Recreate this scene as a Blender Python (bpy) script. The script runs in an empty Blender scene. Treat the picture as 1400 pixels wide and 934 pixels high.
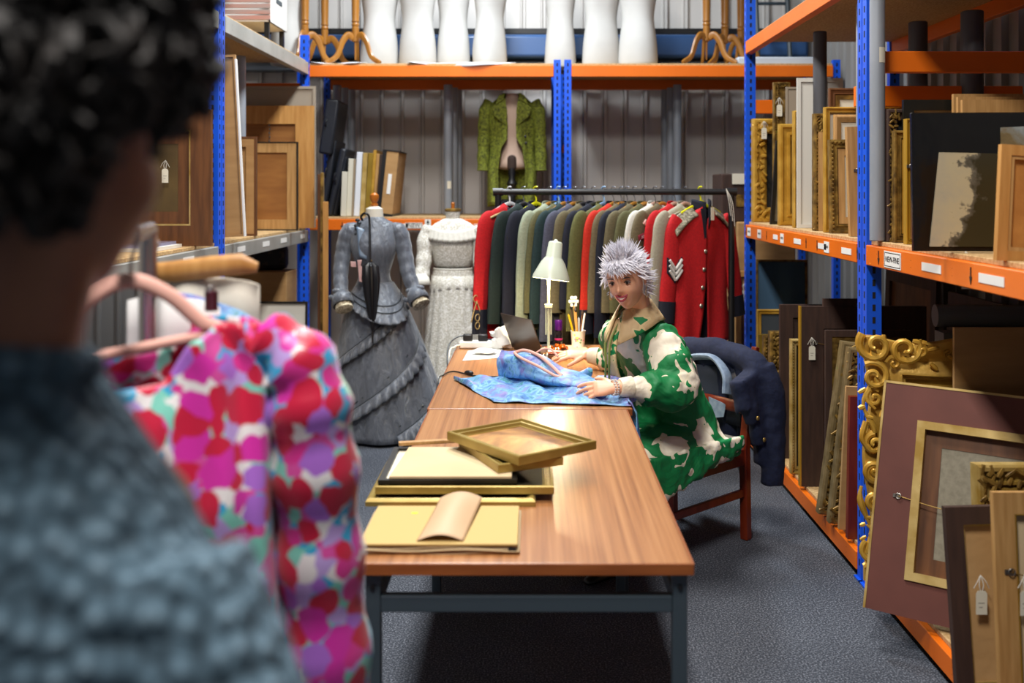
import bpy, bmesh, math, random
from mathutils import Vector as V, Matrix as MX, Euler, noise
random.seed(7)
SC = bpy.context.scene
COL = SC.collection
F, CH = 1361.0, 1.6          # focal length in pixels of the 1400 px frame, camera height
PI = math.pi

def P(px, py, d):            # photo pixel at depth d -> world point
    return V(((px - 727) * d / F, d, CH - (py - 258) * d / F))

def H(h):
    c = [int(h[i:i + 2], 16) / 255 for i in (0, 2, 4)]
    return tuple(x / 12.92 if x <= .04045 else ((x + .055) / 1.055) ** 2.4 for x in c) + (1,)

# ---------------------------------------------------------------- materials
class NT:
    def __init__(s, name):
        s.m = bpy.data.materials.new(name); s.m.use_nodes = True
        s.t = s.m.node_tree; s.b = s.t.nodes['Principled BSDF']; s.co = None
    def n(s, kind, **kw):
        x = s.t.nodes.new('ShaderNode' + kind)
        for k, v in kw.items():
            if k in x.inputs: x.inputs[k].default_value = v
            else: setattr(x, k, v)
        return x
    def l(s, a, b): s.t.links.new(a, b)
    def coord(s, scale=(1, 1, 1), rot=(0, 0, 0)):
        tc = s.n('TexCoord'); mp = s.n('Mapping')
        mp.inputs['Scale'].default_value = scale; mp.inputs['Rotation'].default_value = rot
        s.l(tc.outputs['Object'], mp.inputs['Vector']); return mp.outputs[0]
    def ramp(s, fac, stops, interp='LINEAR'):
        r = s.n('ValToRGB'); e = r.color_ramp.elements; r.color_ramp.interpolation = interp
        while len(e) < len(stops): e.new(.5)
        for el, (p, c) in zip(e, stops): el.position = p; el.color = H(c) if isinstance(c, str) else c
        s.l(fac, r.inputs[0]); return r.outputs[0]
    def bump(s, h, strength=.3, dist=.01):
        b = s.n('Bump'); b.inputs['Strength'].default_value = strength; b.inputs['Distance'].default_value = dist
        s.l(h, b.inputs['Height']); s.l(b.outputs[0], s.b.inputs['Normal'])

def mt(name, col, rough=.6, metal=0., col2=None, scale=8, stretch=(1, 1, 1), detail=4, lo=.35, hi=.65, bump=0, bscale=None, bdist=.005, **kw):
    s = NT(name); s.b.inputs['Roughness'].default_value = rough; s.b.inputs['Metallic'].default_value = metal
    s.b.inputs['Base Color'].default_value = H(col)
    for k, v in kw.items():
        s.b.inputs[k.replace('_', ' ')].default_value = v
    if col2 or bump:
        co = s.coord(stretch)
        nz = s.n('TexNoise', Scale=scale, Detail=detail); s.l(co, nz.inputs['Vector'])
        if col2: s.l(s.ramp(nz.outputs[0], [(lo, col), (hi, col2)]), s.b.inputs['Base Color'])
        if bump:
            if bscale:
                nb = s.n('TexNoise', Scale=bscale, Detail=3); s.l(co, nb.inputs['Vector'])
            else: nb = nz
            s.bump(nb.outputs[0], bump, bdist)
    return s.m

# ---------------------------------------------------------------- mesh builder
class B:
    def __init__(s): s.v, s.f, s.m, s.mi, s.T = [], [], [], 0, MX.Identity(4)
    def add(s, vs, fs):
        n = len(s.v); s.v += [s.T @ V(v) for v in vs]
        s.f += [tuple(i + n for i in f) for f in fs]; s.m += [s.mi] * len(fs); return s
    def box(s, c, sz, R=None):
        c = V(c); h = V(sz) / 2
        vs = [V((x * h.x, y * h.y, z * h.z)) for x in (-1, 1) for y in (-1, 1) for z in (-1, 1)]
        if R is not None: vs = [R @ v for v in vs]
        return s.add([c + v for v in vs], [(0, 1, 3, 2), (4, 6, 7, 5), (0, 4, 5, 1), (2, 3, 7, 6), (0, 2, 6, 4), (1, 5, 7, 3)])
    def bx(s, x0, x1, y0, y1, z0, z1): return s.box(((x0 + x1) / 2, (y0 + y1) / 2, (z0 + z1) / 2), (abs(x1 - x0), abs(y1 - y0), abs(z1 - z0)))
    def loft(s, rings, caps=True, closed=True):
        n = len(rings[0]); vs = [p for r in rings for p in r]; fs = []
        for i in range(len(rings) - 1):
            for j in range(n if closed else n - 1):
                k = (j + 1) % n
                fs.append((i * n + j, i * n + k, (i + 1) * n + k, (i + 1) * n + j))
        if caps and closed:
            fs.append(tuple(range(n - 1, -1, -1))); b = (len(rings) - 1) * n; fs.append(tuple(range(b, b + n)))
        return s.add(vs, fs)
    def tube(s, pts, r, n=10, caps=True, sq=1.0, up=None):
        pts = [V(p) for p in pts]; rr = r if isinstance(r, (list, tuple)) else [r] * len(pts)
        rings = []; a = None
        for i, p in enumerate(pts):
            t = (pts[min(i + 1, len(pts) - 1)] - pts[max(i - 1, 0)]).normalized()
            if a is None:
                a = V(up) if up else (V((0, 0, 1)) if abs(t.z) < .9 else V((1, 0, 0)))
            a = (a - t * a.dot(t)).normalized(); b = t.cross(a)
            rings.append([p + (a * math.cos(2 * PI * k / n) + b * (math.sin(2 * PI * k / n) * sq)) * rr[i] for k in range(n)])
        return s.loft(rings, caps)
    def lathe(s, prof, c=(0, 0, 0), n=20, sx=1, sy=1, R=None):
        c = V(c); rings = []
        for r, z in prof:
            ring = [V((r * sx * math.cos(2 * PI * k / n), r * sy * math.sin(2 * PI * k / n), z)) for k in range(n)]
            rings.append([c + ((R @ p) if R is not None else p) for p in ring])
        return s.loft(rings)
    def sph(s, c, r, n=12, R=None):
        r = V(r) if not isinstance(r, (int, float)) else V((r, r, r)); c = V(c); rings = []
        for i in range(1, n // 2 + 1):
            th = PI * i / (n // 2 + 1)
            ring = [V((r.x * math.sin(th) * math.cos(2 * PI * k / n), r.y * math.sin(th) * math.sin(2 * PI * k / n), -r.z * math.cos(th))) for k in range(n)]
            rings.append([c + ((R @ p) if R is not None else p) for p in ring])
        return s.loft(rings)
    def prism(s, poly, a, b, O=(0, 0, 0), X=(1, 0, 0), Y=(0, 0, 1), N=(0, 1, 0)):
        O, X, Y, N = V(O), V(X), V(Y), V(N); n = len(poly)
        vs = [O + X * p[0] + Y * p[1] + N * a for p in poly] + [O + X * p[0] + Y * p[1] + N * b for p in poly]
        return s.add(vs, [tuple(range(n)), tuple(range(2 * n - 1, n - 1, -1))] + [(i, n + i, n + (i + 1) % n, (i + 1) % n) for i in range(n)])
    def grid(s, fn, nu, nv, cu=False):
        vs = [fn(i / (nu if cu else nu - 1), j / (nv - 1)) for j in range(nv) for i in range(nu)]
        fs = [(j * nu + i, j * nu + (i + 1) % nu, (j + 1) * nu + (i + 1) % nu, (j + 1) * nu + i) for j in range(nv - 1) for i in range(nu if cu else nu - 1)]
        return s.add(vs, fs)
    def build(s, name, mat, parent=None, smooth=True, bev=0, sub=0, solid=0, ang=35, seg=2, remesh=0, sm=0):
        me = bpy.data.meshes.new(name); vs = s.v
        loc = V((0, 0, 0))
        if parent is None:
            lo = [min(v[i] for v in vs) for i in range(3)]; hi = [max(v[i] for v in vs) for i in range(3)]
            loc = V(((lo[0] + hi[0]) / 2, (lo[1] + hi[1]) / 2, lo[2])); vs = [v - loc for v in vs]
        else:
            r = parent
            while r.parent: r = r.parent
            inv = r.matrix_basis.inverted(); vs = [inv @ v for v in vs]
        me.from_pydata([tuple(v) for v in vs], [], s.f)
        for m in (mat if isinstance(mat, (list, tuple)) else [mat]): me.materials.append(m)
        me.polygons.foreach_set('material_index', s.m)
        bm = bmesh.new(); bm.from_mesh(me); bmesh.ops.recalc_face_normals(bm, faces=bm.faces); bm.to_mesh(me); bm.free()
        if smooth:
            me.polygons.foreach_set('use_smooth', [True] * len(me.polygons))
            if not (remesh or sub): me.set_sharp_from_angle(angle=math.radians(ang))
        o = bpy.data.objects.new(name, me); COL.objects.link(o); o.location = loc
        if parent: o.parent = parent
        if solid:
            md = o.modifiers.new('solid', 'SOLIDIFY'); md.thickness = solid; md.offset = 0
        if remesh:
            md = o.modifiers.new('remesh', 'REMESH'); md.mode = 'VOXEL'; md.voxel_size = remesh; md.use_smooth_shade = True
            if sm:
                md = o.modifiers.new('smooth', 'SMOOTH'); md.factor = .5; md.iterations = sm
        if bev:
            md = o.modifiers.new('bevel', 'BEVEL'); md.width = bev; md.segments = seg; md.limit_method = 'ANGLE'; md.angle_limit = math.radians(40)
        if sub:
            md = o.modifiers.new('sub', 'SUBSURF'); md.levels = sub; md.render_levels = sub
        return o

def tag(o, label, cat, group=None):
    o['label'] = label; o['category'] = cat
    if group: o['group'] = group
    return o
def struct(o): o['kind'] = 'structure'; return o
def thing(name, label, cat, loc=(0, 0, 0), rz=0, group=None, M=None):
    o = bpy.data.objects.new(name, None); COL.objects.link(o); o.empty_display_size = .1
    if M is not None: o.matrix_basis = M
    else: o.location = loc; o.rotation_euler = (0, 0, rz)
    return tag(o, label, cat, group)
def kids(o): return [c for c in bpy.data.objects if c.parent == o]
def dup(o, label, M, group=None, mats=None, parent=None):
    c = o.copy(); COL.objects.link(c)
    if parent is None:
        c.matrix_basis = M; c['label'] = label
        if group: c['group'] = group
    else: c.parent = parent
    if mats and c.type == 'MESH':
        c.data = c.data.copy()
        for i, m in enumerate(c.data.materials):
            if m and m.name in mats: c.data.materials[i] = mats[m.name]
    for ch in kids(o): dup(ch, None, None, None, mats, c)
    return c
def axes(O, X, Z):           # rigid frame from origin, x direction and rough up
    X = V(X).normalized(); Z = V(Z); Z = (Z - X * Z.dot(X)).normalized(); Y = Z.cross(X)
    return MX(((X.x, Y.x, Z.x, O[0]), (X.y, Y.y, Z.y, O[1]), (X.z, Y.z, Z.z, O[2]), (0, 0, 0, 1)))
def lerp(a, b, t): return a + (b - a) * t
def interp(tab, t):          # piecewise-linear table [(t, v...)], v may be a tuple
    if t <= tab[0][0]: return tab[0][1:]
    for a, b in zip(tab, tab[1:]):
        if t <= b[0]:
            k = (t - a[0]) / (b[0] - a[0]); k = k * k * (3 - 2 * k)
            return tuple(lerp(x, y, k) for x, y in zip(a[1:], b[1:]))
    return tab[-1][1:]
def bez(pts, n=12):          # Catmull-Rom through points
    pts = [V(p) for p in pts]; out = []
    q = [pts[0] * 2 - pts[1]] + pts + [pts[-1] * 2 - pts[-2]]
    for i in range(len(pts) - 1):
        a, b, c, d = q[i:i + 4]
        for k in range(n):
            t = k / n
            out.append(.5 * (2 * b + (c - a) * t + (2 * a - 5 * b + 4 * c - d) * t * t + (3 * b - a - 3 * c + d) * t ** 3))
    return out + [pts[-1]]
def text_mesh(name, txt, size, M, mat, parent, depth=.0004):
    cu = bpy.data.curves.new('lettering', 'FONT'); cu.body = txt; cu.size = size; cu.align_x = 'CENTER'; cu.align_y = 'CENTER'; cu.extrude = depth
    t = bpy.data.objects.new('lettering', cu); COL.objects.link(t)
    dg = bpy.context.evaluated_depsgraph_get(); me = bpy.data.meshes.new_from_object(t.evaluated_get(dg))
    bpy.data.objects.remove(t); b = B()
    b.T = M; b.add([v.co for v in me.vertices], [tuple(p.vertices) for p in me.polygons])
    return b.build(name, mat, parent, smooth=False)
# ---------------------------------------------------------------- shared materials
m_blue = mt('blue_rack_paint', '1056dc', .38)
m_orange = mt('orange_rack_paint', 'e8700a', .4, col2='e06a08', scale=3)
m_grey_beam = mt('grey_galvanised', 'b4b4ae', .42, .35, col2='a2a29c', scale=4)
m_dark = mt('dark_slot', '0a0a0c', .8)
m_black = mt('black_steel', '101012', .42)
m_chip = mt('chipboard', 'c9a878', .75, col2='a98452', scale=90, detail=2, bump=.15)
m_steel = mt('painted_steel_leg', '3a464e', .4)
m_white = mt('white_paper', 'e8e6e0', .7)
m_tagp = mt('tag_paper', 'e2dcc8', .7)
m_ink = mt('black_ink', '15151a', .6)
m_string = mt('white_string', 'dcd8cc', .8)
m_tube = mt('grey_tube_wrap', '9aa0a8', .32, .1, col2='868d96', scale=6, stretch=(1, 1, .3), bump=.1)
m_tubed = mt('dark_tube', '4c4c50', .5)
m_card = mt('cardboard', 'b28a58', .8, col2='a67e4e', scale=4, stretch=(1, 1, 6))
m_card_l = mt('pale_card', 'd3bd96', .8, col2='c9b189', scale=3)
m_kraft = mt('kraft_paper', 'c29a68', .6, col2='b58c5a', scale=5, bump=.4, bscale=14, bdist=.01)
m_cream = mt('cream_mount', 'e4dcc6', .75)
m_white_board = mt('white_board', 'd9d6cc', .6)
m_greybd = mt('greyboard', '9c8f7e', .8)
m_oak = mt('pale_oak', 'bf935a', .55, col2='a97d46', scale=5, stretch=(12, 12, 1))
m_pine = mt('pine', 'c79250', .5, col2='b37c3c', scale=4, stretch=(10, 10, 1))
m_brown = mt('brown_wood', '6e4423', .5, col2='57341a', scale=4, stretch=(10, 10, 1))
m_dkwood = mt('dark_stained_wood', '422c22', .6, col2='33211a', scale=5, stretch=(8, 8, 1), bump=.2)
m_redwood = mt('red_mahogany', '7c2c12', .32, col2='651f0c', scale=4, stretch=(8, 8, 1.2))
m_gold = mt('gilt', 'dcae4a', .38, .32, col2='bb8a2c', scale=12, bump=.12, bscale=60, bdist=.002)
m_gold2 = mt('pale_gilt', 'd4b878', .42, .35, col2='a8863c', scale=10)
m_goldd = mt('antique_gilt', 'a8843e', .42, .4, col2='5e4620', scale=25, bump=.25, bscale=70, bdist=.003)
m_goldp = mt('gold_paint', 'a98a34', .42, .45, col2='8e7024', scale=6, stretch=(1, 1, 1))
m_bronze = mt('bronze_gilt', '97825a', .45, .35, col2='6e5c38', scale=14)
m_blackf = mt('black_frame_paint', '17150f', .4)
m_canvas = mt('canvas_back', '8d8674', .9, col2='7e7766', scale=60)
m_burgundy = mt('brown_red_board', '6a3a30', .7, col2='5f332a', scale=6)
m_cork = mt('hardboard', 'b87c38', .75, col2='a86c2c', scale=18)
m_gold_line = mt('yellow_gilt_edge', 'c79a30', .4, .5)
m_blueboard = mt('blue_mount_board', '3f5f7a', .7)
m_slate = mt('slate_board', '3c4248', .7)

def wood_table():
    s = NT('teak_veneer'); co = s.coord((40, .5, 40))
    nz = s.n('TexNoise', Scale=1.6, Detail=6, Roughness=.65, Distortion=.15); s.l(co, nz.inputs['Vector'])
    c = s.ramp(nz.outputs[0], [(.28, '7c4e2c'), (.5, 'a06c40'), (.72, 'b58355')])
    s.l(c, s.b.inputs['Base Color']); s.b.inputs['Roughness'].default_value = .33; return s.m
m_table = wood_table()
m_edge = mt('table_edge', '9a5626', .45, col2='84451c', scale=6, stretch=(1, 1, 8))

def carpet():
    s = NT('carpet'); co = s.coord()
    n1 = s.n('TexNoise', Scale=150, Detail=3); s.l(co, n1.inputs['Vector'])
    n2 = s.n('TexNoise', Scale=2.5, Detail=4); s.l(co, n2.inputs['Vector'])
    mx = s.n('Math', operation='MULTIPLY_ADD'); s.l(n2.outputs[0], mx.inputs[0]); mx.inputs[1].default_value = .14; s.l(n1.outputs[0], mx.inputs[2])
    s.l(s.ramp(mx.outputs[0], [(.42, '282c36'), (.58, '41464f'), (.74, '7a7e88')]), s.b.inputs['Base Color'])
    s.b.inputs['Roughness'].default_value = .95; s.bump(n1.outputs[0], .5, .01); return s.m
m_carpet = carpet()

def picture_mat(name, top, mid, bot, dark, seed=0., scale=6):
    s = NT(name); co = s.coord()
    mp = s.n('Mapping'); mp.inputs['Location'].default_value = (seed, seed, seed); s.l(co, mp.inputs['Vector'])
    n1 = s.n('TexNoise', Scale=scale, Detail=6, Roughness=.6, Distortion=.6); s.l(mp.outputs[0], n1.inputs['Vector'])
    s.l(s.ramp(n1.outputs[0], [(.32, dark), (.46, bot), (.58, mid), (.72, top)]), s.b.inputs['Base Color'])
    s.b.inputs['Roughness'].default_value = .4; return s.m

# ---------------------------------------------------------------- room
def corrugated(name, a, b, z0, z1, nrm, mat, pitch=.175, dep=.035):
    a, b, nrm = V(a), V(b), V(nrm); L = (b - a).length; u = (b - a).normalized(); pts = []
    k = 0
    while k * pitch < L:
        for q, h in ((0, 0), (.122, 0), (.13, .012), (.14, .012), (.146, 0), (.150, dep), (.170, dep), (.174, 0)):
            pts.append(a + u * min(k * pitch + q, L) + nrm * h)
        k += 1
    bb = B(); bb.grid(lambda s_, t: pts[round(s_ * (len(pts) - 1))] + V((0, 0, lerp(z0, z1, t))), len(pts), 2)
    return struct(bb.build(name, mat, smooth=False))
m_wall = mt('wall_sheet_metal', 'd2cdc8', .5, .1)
struct(B().bx(-6, 2.6, -4, 9.2, -.1, 0).build('floor', m_carpet, smooth=False))
struct(B().bx(-6, 2.7, -4, 9.2, 6.0, 6.1).build('ceiling', mt('ceiling_sheet', '8a8c90', .8), smooth=False))
corrugated('wall_back', (-6, 8.62, 0), (2.6, 8.62, 0), 0, 6, (0, -1, 0), m_wall)
corrugated('wall_right', (2.37, 8.62, 0), (2.37, -4, 0), 0, 6, (-1, 0, 0), mt('wall_sheet_shaded', '8e8c8a', .5, .1))  # same sheet as the other walls, darkened to stand in for shade
corrugated('wall_left', (-5, -4, 0), (-5, 8.62, 0), 0, 6, (1, 0, 0), m_wall)
b = B(); b.bx(-5, 2.33, 8.36, 8.56, 2.70, 2.90).build('trim_1', mt('blue_girder_paint', '3c5f92', .3), bev=.03).__setitem__('kind', 'structure')
b = B(); b.bx(-5, 2.33, 8.44, 8.57, 2.60, 2.68).build('trim_2', mt('grey_rail_paint', '565b62', .4), bev=.01).__setitem__('kind', 'structure')
b = B(); b.bx(-5, 2.33, 8.5, 8.58, 2.92, 2.97).build('trim_3', m_black, bev=.005).__setitem__('kind', 'structure')

# ---------------------------------------------------------------- racks
def post(name, root, x, y, z1, sx=.06, sy=.05, face='y', sgn=-1):
    b = B(); b.bx(x - sx / 2, x + sx / 2, y - sy / 2, y + sy / 2, 0.004, z1)
    b.mi = 1; z = .06
    while z < z1 - .03:
        for e in (-1, 1):
            if e < 0 or 'y' not in face:
                pass
        if 'y' in face:
            b.bx(x - .006, x + .006, y - sy / 2 - .0008, y - sy / 2 + .001, z, z + .026)
        if 'x' in face:
            xx = x + sgn * sx / 2
            b.bx(xx - .0008, xx + .0008, y - .006, y + .006, z, z + .026)
        z += .05
    b.mi = 0
    b.bx(x - sx / 2 - .012, x + sx / 2 + .012, y - sy / 2 - .012, y + sy / 2 + .012, 0.001, .008)
    return b.build('post', [m_blue, m_dark], root, smooth=False)
def beam(root, p, q, z0, z1, t=.045, mat=None, n=None):
    p, q = V(p), V(q); u = (q - p).normalized(); nn = V((-u.y, u.x, 0)); L = (q - p).length
    b = B(); c = (p + q) / 2; R = axes((0, 0, 0), u, (0, 0, 1)).to_3x3()
    b.box((c.x, c.y, (z0 + z1) / 2), (L, t, z1 - z0), R)
    b.mi = 1
    for f in (.06, .22, .38, .62, .78, .94) if n is None else n:
        for dz in (.35, .65):
            b.box(V((0, 0, lerp(z0, z1, dz))) + p + u * (L * f), (.006, t + .0015, .008), R)
    return b.build('beam', [mat or m_orange, m_dark], root, smooth=False, bev=.003, seg=1)
def sticker(par, c, w, h, nrm, txt=None, size=.03, border=False, arrow=0, mat=None, scribble=False):
    c = V(c); N = V(nrm).normalized(); X = V((0, 0, 1)).cross(N).normalized(); M = axes(c, X, (0, 0, 1))
    if arrow:
        b = B(); k = h / 2 * arrow
        b.prism([(-.0028, -k * .95 * 1), (.0028, -k * .95), (.0028, k * .1), (w / 2, k * .1), (0, k), (-w / 2, k * .1), (-.0028, k * .1)], -.0006, .001, c, X, (0, 0, 1), N)
        return b.build('arrow_mark', m_ink, par, smooth=False)
    b = B(); b.T = M
    b.box((0, 0, 0), (w, .0016, h)); st = b.build('sticker', mat or m_white, par, smooth=False)
    if border:
        b = B(); b.T = M
        for zz in (-1, 1): b.box((0, -.001, zz * h * .4), (w * .94, .0008, .0025))
        for xx in (-1, 1): b.box((xx * w * .46, -.001, 0), (.0025, .0008, h * .8))
        b.build('sticker_border', m_ink, par, smooth=False)
    if scribble:
        b = B(); b.T = M
        for k in range(5): b.box((w * (-.3 + .15 * k), -.001, .002), (w * .08, .0008, h * (.28 if k % 2 else .2)))
        b.build('handwriting', m_ink, par, smooth=False)
    if txt:
        text_mesh('lettering', txt, size, M @ MX.Translation((0, -.0014, 0)) @ MX.Rotation(PI / 2, 4, 'X'), m_ink, par)
    return st
def board(root, x0, x1, y0, y1, z0, z1): return B().bx(x0, x1, y0, y1, z0, z1).build('shelf_board', m_chip, root, smooth=False, bev=.002, seg=1)

XR, XRB = 1.37, 2.27          # shelving on the right: front and back post centres
rr = thing('shelving_rack', 'orange and blue steel shelving rack full of picture frames along one side of the aisle', 'rack', (1.8, 4.2, 0))
RY = [6.25, 4.07, 4.01, 1.80]
for y in RY:
    post('post', rr, XR, y, 3.35, face='yx'); post('post', rr, XRB, y, 3.35)
RB = {}
for k, (ya, yb) in enumerate(((6.22, 4.10), (3.98, 1.83))):
    for x in (XR - .012, XRB):
        for i, (z0, z1) in enumerate(((.03, .105), (1.295, 1.375), (2.44, 2.52))):
            o = beam(rr, (x, ya, 0), (x, yb, 0), z0, z1); RB[(k, i, x < 2)] = o
    for z in (.105, 1.375, 2.52): board(rr, XR - .01, XRB + .02, yb - .02, ya + .02, z, z + .018)
for y in (6.25, 4.04):
    for z0, z1 in ((1.70, 1.785), (2.07, 2.155), (.72, .79)): beam(rr, (XR + .03, y, 0), (XRB - .03, y, 0), z0, z1, n=())
beam(rr, (1.5, 4.62, 0), (XRB, 4.62, 0), 1.98, 2.075, n=())
def rsticker(k, px, w, h, zc=1.335, **kw):
    xf = XR - .012 - .0225 - .0012
    return sticker(RB[(k, 1, True)], (xf, xf * F / (px - 727), zc), w, h, (-1, 0, 0), **kw)
for px, w in ((1024, .09), (1038, .09), (1069, .07), (1130, .075)): rsticker(0, px, w, .05, scribble=True)
for px in (1090, 1060, 1124, 1157): rsticker(0, px, .13 if px > 1080 else .1, .026, mat=m_white)
for px, s in ((1048, -1), (1020, -1), (1102, 1), (1117, -1), (1172, 1)): rsticker(0, px, .016, .05, arrow=s)
rsticker(1, 1220, .17, .062, txt='NEW-FINE', size=.03, border=True)
for px in (1273, 1355): rsticker(1, px, .16, .028)
for px, s in ((1201, -1), (1327, -1)): rsticker(1, px, .018, .055, arrow=s)

YB, YBB = 7.43, 8.38          # shelving across the back
rb = thing('shelving_rack', 'orange and blue steel shelving rack across the back wall under the white torsos', 'rack', (.2, 7.9, 0))
for x in (-1.72, .19, .268, 2.27):
    post('post', rb, x, YB, 2.56, sx=.052); post('post', rb, x, YBB, 2.56, sx=.052)
BB = {}
for k, (xa, xb) in enumerate(((-1.69, .163), (.296, 2.24))):
    for y in (YB - .012, YBB):
        o = beam(rb, (xa, y, 0), (xb, y, 0), 2.432, 2.515, n=(.085, .24, .40, .8, .93)); BB[(k, 2, y < 8)] = o
        if k == 0: BB[(k, 1, y < 8)] = beam(rb, (xa, y, 0), (xb, y, 0), 1.292, 1.372, n=(.12, .3, .5))
        beam(rb, (xa, y, 0), (xb, y, 0), .05, .13)
    board(rb, xa, xb, YB - .02, YBB + .02, 2.515, 2.533); board(rb, xa, xb, YB - .02, YBB + .02, .13, .148)
board(rb, -1.69, .163, YB - .02, YBB + .02, 1.372, 1.39)
for y in (.19, .268): beam(rb, (y, YB + .03, 0), (y, YBB - .03, 0), 1.9, 1.95, t=.03, n=())
def bsticker(px, py, w, h, **kw):
    y = YB - .012 - .0225 - .0012; p = P(px, py, y); return sticker(BB[(0, 1, True)], (p.x, y, p.z), w, h, (0, -1, 0), **kw)
bsticker(566, 308.5, .125, .044, txt='NEW', size=.04, border=True)
bsticker(553, 308.5, .05, .03, mat=m_white); bsticker(585, 305, .045, .055)
sticker(BB[(0, 1, True)], (P(585, 305, 7.39).x, YB - .038, P(585, 305, 7.39).z), .022, .045, (0, -1, 0), arrow=1)
bsticker(659, 308, .12, .022, mat=mt('pink_label', 'efc6b8', .7)); bsticker(479, 308, .1, .022, mat=m_white)
bsticker(468, 308, .028, .05, arrow=-1)

XL, XLB = -1.66, -2.56        # shelving on the left
rl = thing('shelving_rack', 'grey beamed shelving rack with blue posts behind the man in the knitted jumper', 'rack', (-2.1, 5.2, 0))
for y in (7.28, 5.26, 5.20, 3.1):
    post('post', rl, XL, y, 2.72 if y > 7 else 2.62, face='yx', sgn=1); post('post', rl, XLB, y, 2.62)
LB = {}
for k, (ya, yb) in enumerate(((7.25, 5.29), (5.17, 3.13))):
    for x in (XL + .012, XLB):
        for i, (z0, z1) in enumerate(((.05, .13), (1.215, 1.30), (2.43, 2.52))):
            LB[(k, i, x > -2)] = beam(rl, (x, yb, 0), (x, ya, 0), z0, z1, mat=m_grey_beam)
    for z in (.13, 1.30, 2.52): board(rl, XLB - .02, XL + .01, yb - .02, ya + .02, z, z + .018)
m_creamb = mt('cream_brace', 'b9ad86', .5)
for y in (7.28, 5.23, 3.1):
    beam(rl, (XLB + .03, y, 0), (XL - .03, y, 0), 1.80, 1.89, mat=m_creamb if y < 7 else m_orange, n=(.05, .95))
beam(rl, (XLB + .03, 7.28, 0), (XL - .03, 7.28, 0), 2.30, 2.37, n=())
for px, k in ((258, 1), (330, 0), (364, 0), (388, 0), (414, 0)):
    xf = XL + .012 + .0236
    sticker(LB[(k, 1, True)], (xf, xf * F / (px - 727), 1.262), .15 if px < 400 else .13, .03, (1, 0, 0))
# ---------------------------------------------------------------- the two tables
def table(label, x0, x1, y0, y1):
    t = thing('work_table', label, 'table', ((x0 + x1) / 2, (y0 + y1) / 2, 0))
    B().bx(x0, x1, y0, y1, .722, .75).build('tabletop', m_table, t, smooth=False, bev=.003)
    e = .002
    b = B()
    b.bx(x0 - e, x1 + e, y0 - .004, y0, .7235, .7485); b.bx(x0 - e, x1 + e, y1, y1 + .004, .7235, .7485)
    b.bx(x0 - .004, x0, y0, y1, .7235, .7485); b.bx(x1, x1 + .004, y0, y1, .7235, .7485)
    b.build('edge_strip', m_edge, t, smooth=False)
    for x in (x0 + .03, x1 - .026):
        for y in (y0 + .03, y1 - .03):
            b = B(); b.bx(x - .017, x + .017, y - .017, y + .017, .012, .722); l = b.build('leg', m_steel, t, smooth=False, bev=.003)
            B().lathe([(.016, .0), (.018, .004), (.017, .012)], (x, y, 0), 12).build('foot_cap', m_black, l)
            B().lathe([(.006, 0), (.006, .004), (.003, .005)], (x, y - .017, .69), 10, R=MX.Rotation(PI / 2, 3, 'X')).build('bolt', m_black, l)
    for y in (y0 + .03, y1 - .03): B().bx(x0 + .047, x1 - .043, y - .014, y + .014, .63, .668).build('rail', m_steel, t, smooth=False, bev=.003)
    for x in (x0 + .03, x1 - .026): B().bx(x - .014, x + .014, y0 + .047, y1 - .047, .63, .668).build('rail', m_steel, t, smooth=False, bev=.003)
    return t
table('wooden table with dark metal legs carrying the stacked frames', -.393, .365, 2.26, 3.832)
table('wooden table with the laptop, lamp and blue dress on it', -.40, .385, 3.845, 5.42)
# ---------------------------------------------------------------- picture frames
PROF = {
    'step': [(0, 0), (0, -.9), (.1, -1), (.25, -1), (.33, -.72), (.62, -.62), (.7, -.8), (.82, -.8), (.9, -.45), (1, -.4), (1, 0)],
    'flat': [(0, 0), (0, -1), (1, -1), (1, 0)],
    'round': [(0, 0), (0, -.6), (.15, -.9), (.35, -1), (.6, -.85), (.85, -.55), (1, -.5), (1, 0)],
    'scoop': [(0, 0), (0, -.95), (.08, -1), (.16, -.95), (.35, -.5), (.6, -.32), (.78, -.36), (.84, -.5), (.93, -.5), (1, -.3), (1, 0)],
}
def ring(b, M, W, Hh, w, t, prof, off=0, y0=0):
    rs = []
    for a, y in PROF[prof]:
        a = a * w + off; y = y * t + y0
        rs.append([M @ V((a, y, a)), M @ V((W - a, y, a)), M @ V((W - a, y, Hh - a)), M @ V((a, y, Hh - a))])
    rs.append(rs[0]); b.loft(rs, caps=False); return b
def plate(b, M, x0, x1, z0, z1, y0, y1):
    T = b.T; b.T = M; b.bx(x0, x1, y0, y1, z0, z1); b.T = T; return b
def fmatrix(BL, yaw=0, lean=0, roll=0):
    return MX.Translation(V(BL)) @ MX.Rotation(-math.radians(yaw), 4, 'Z') @ MX.Rotation(-math.radians(lean), 4, 'X') @ MX.Rotation(math.radians(roll), 4, 'Y')
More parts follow.
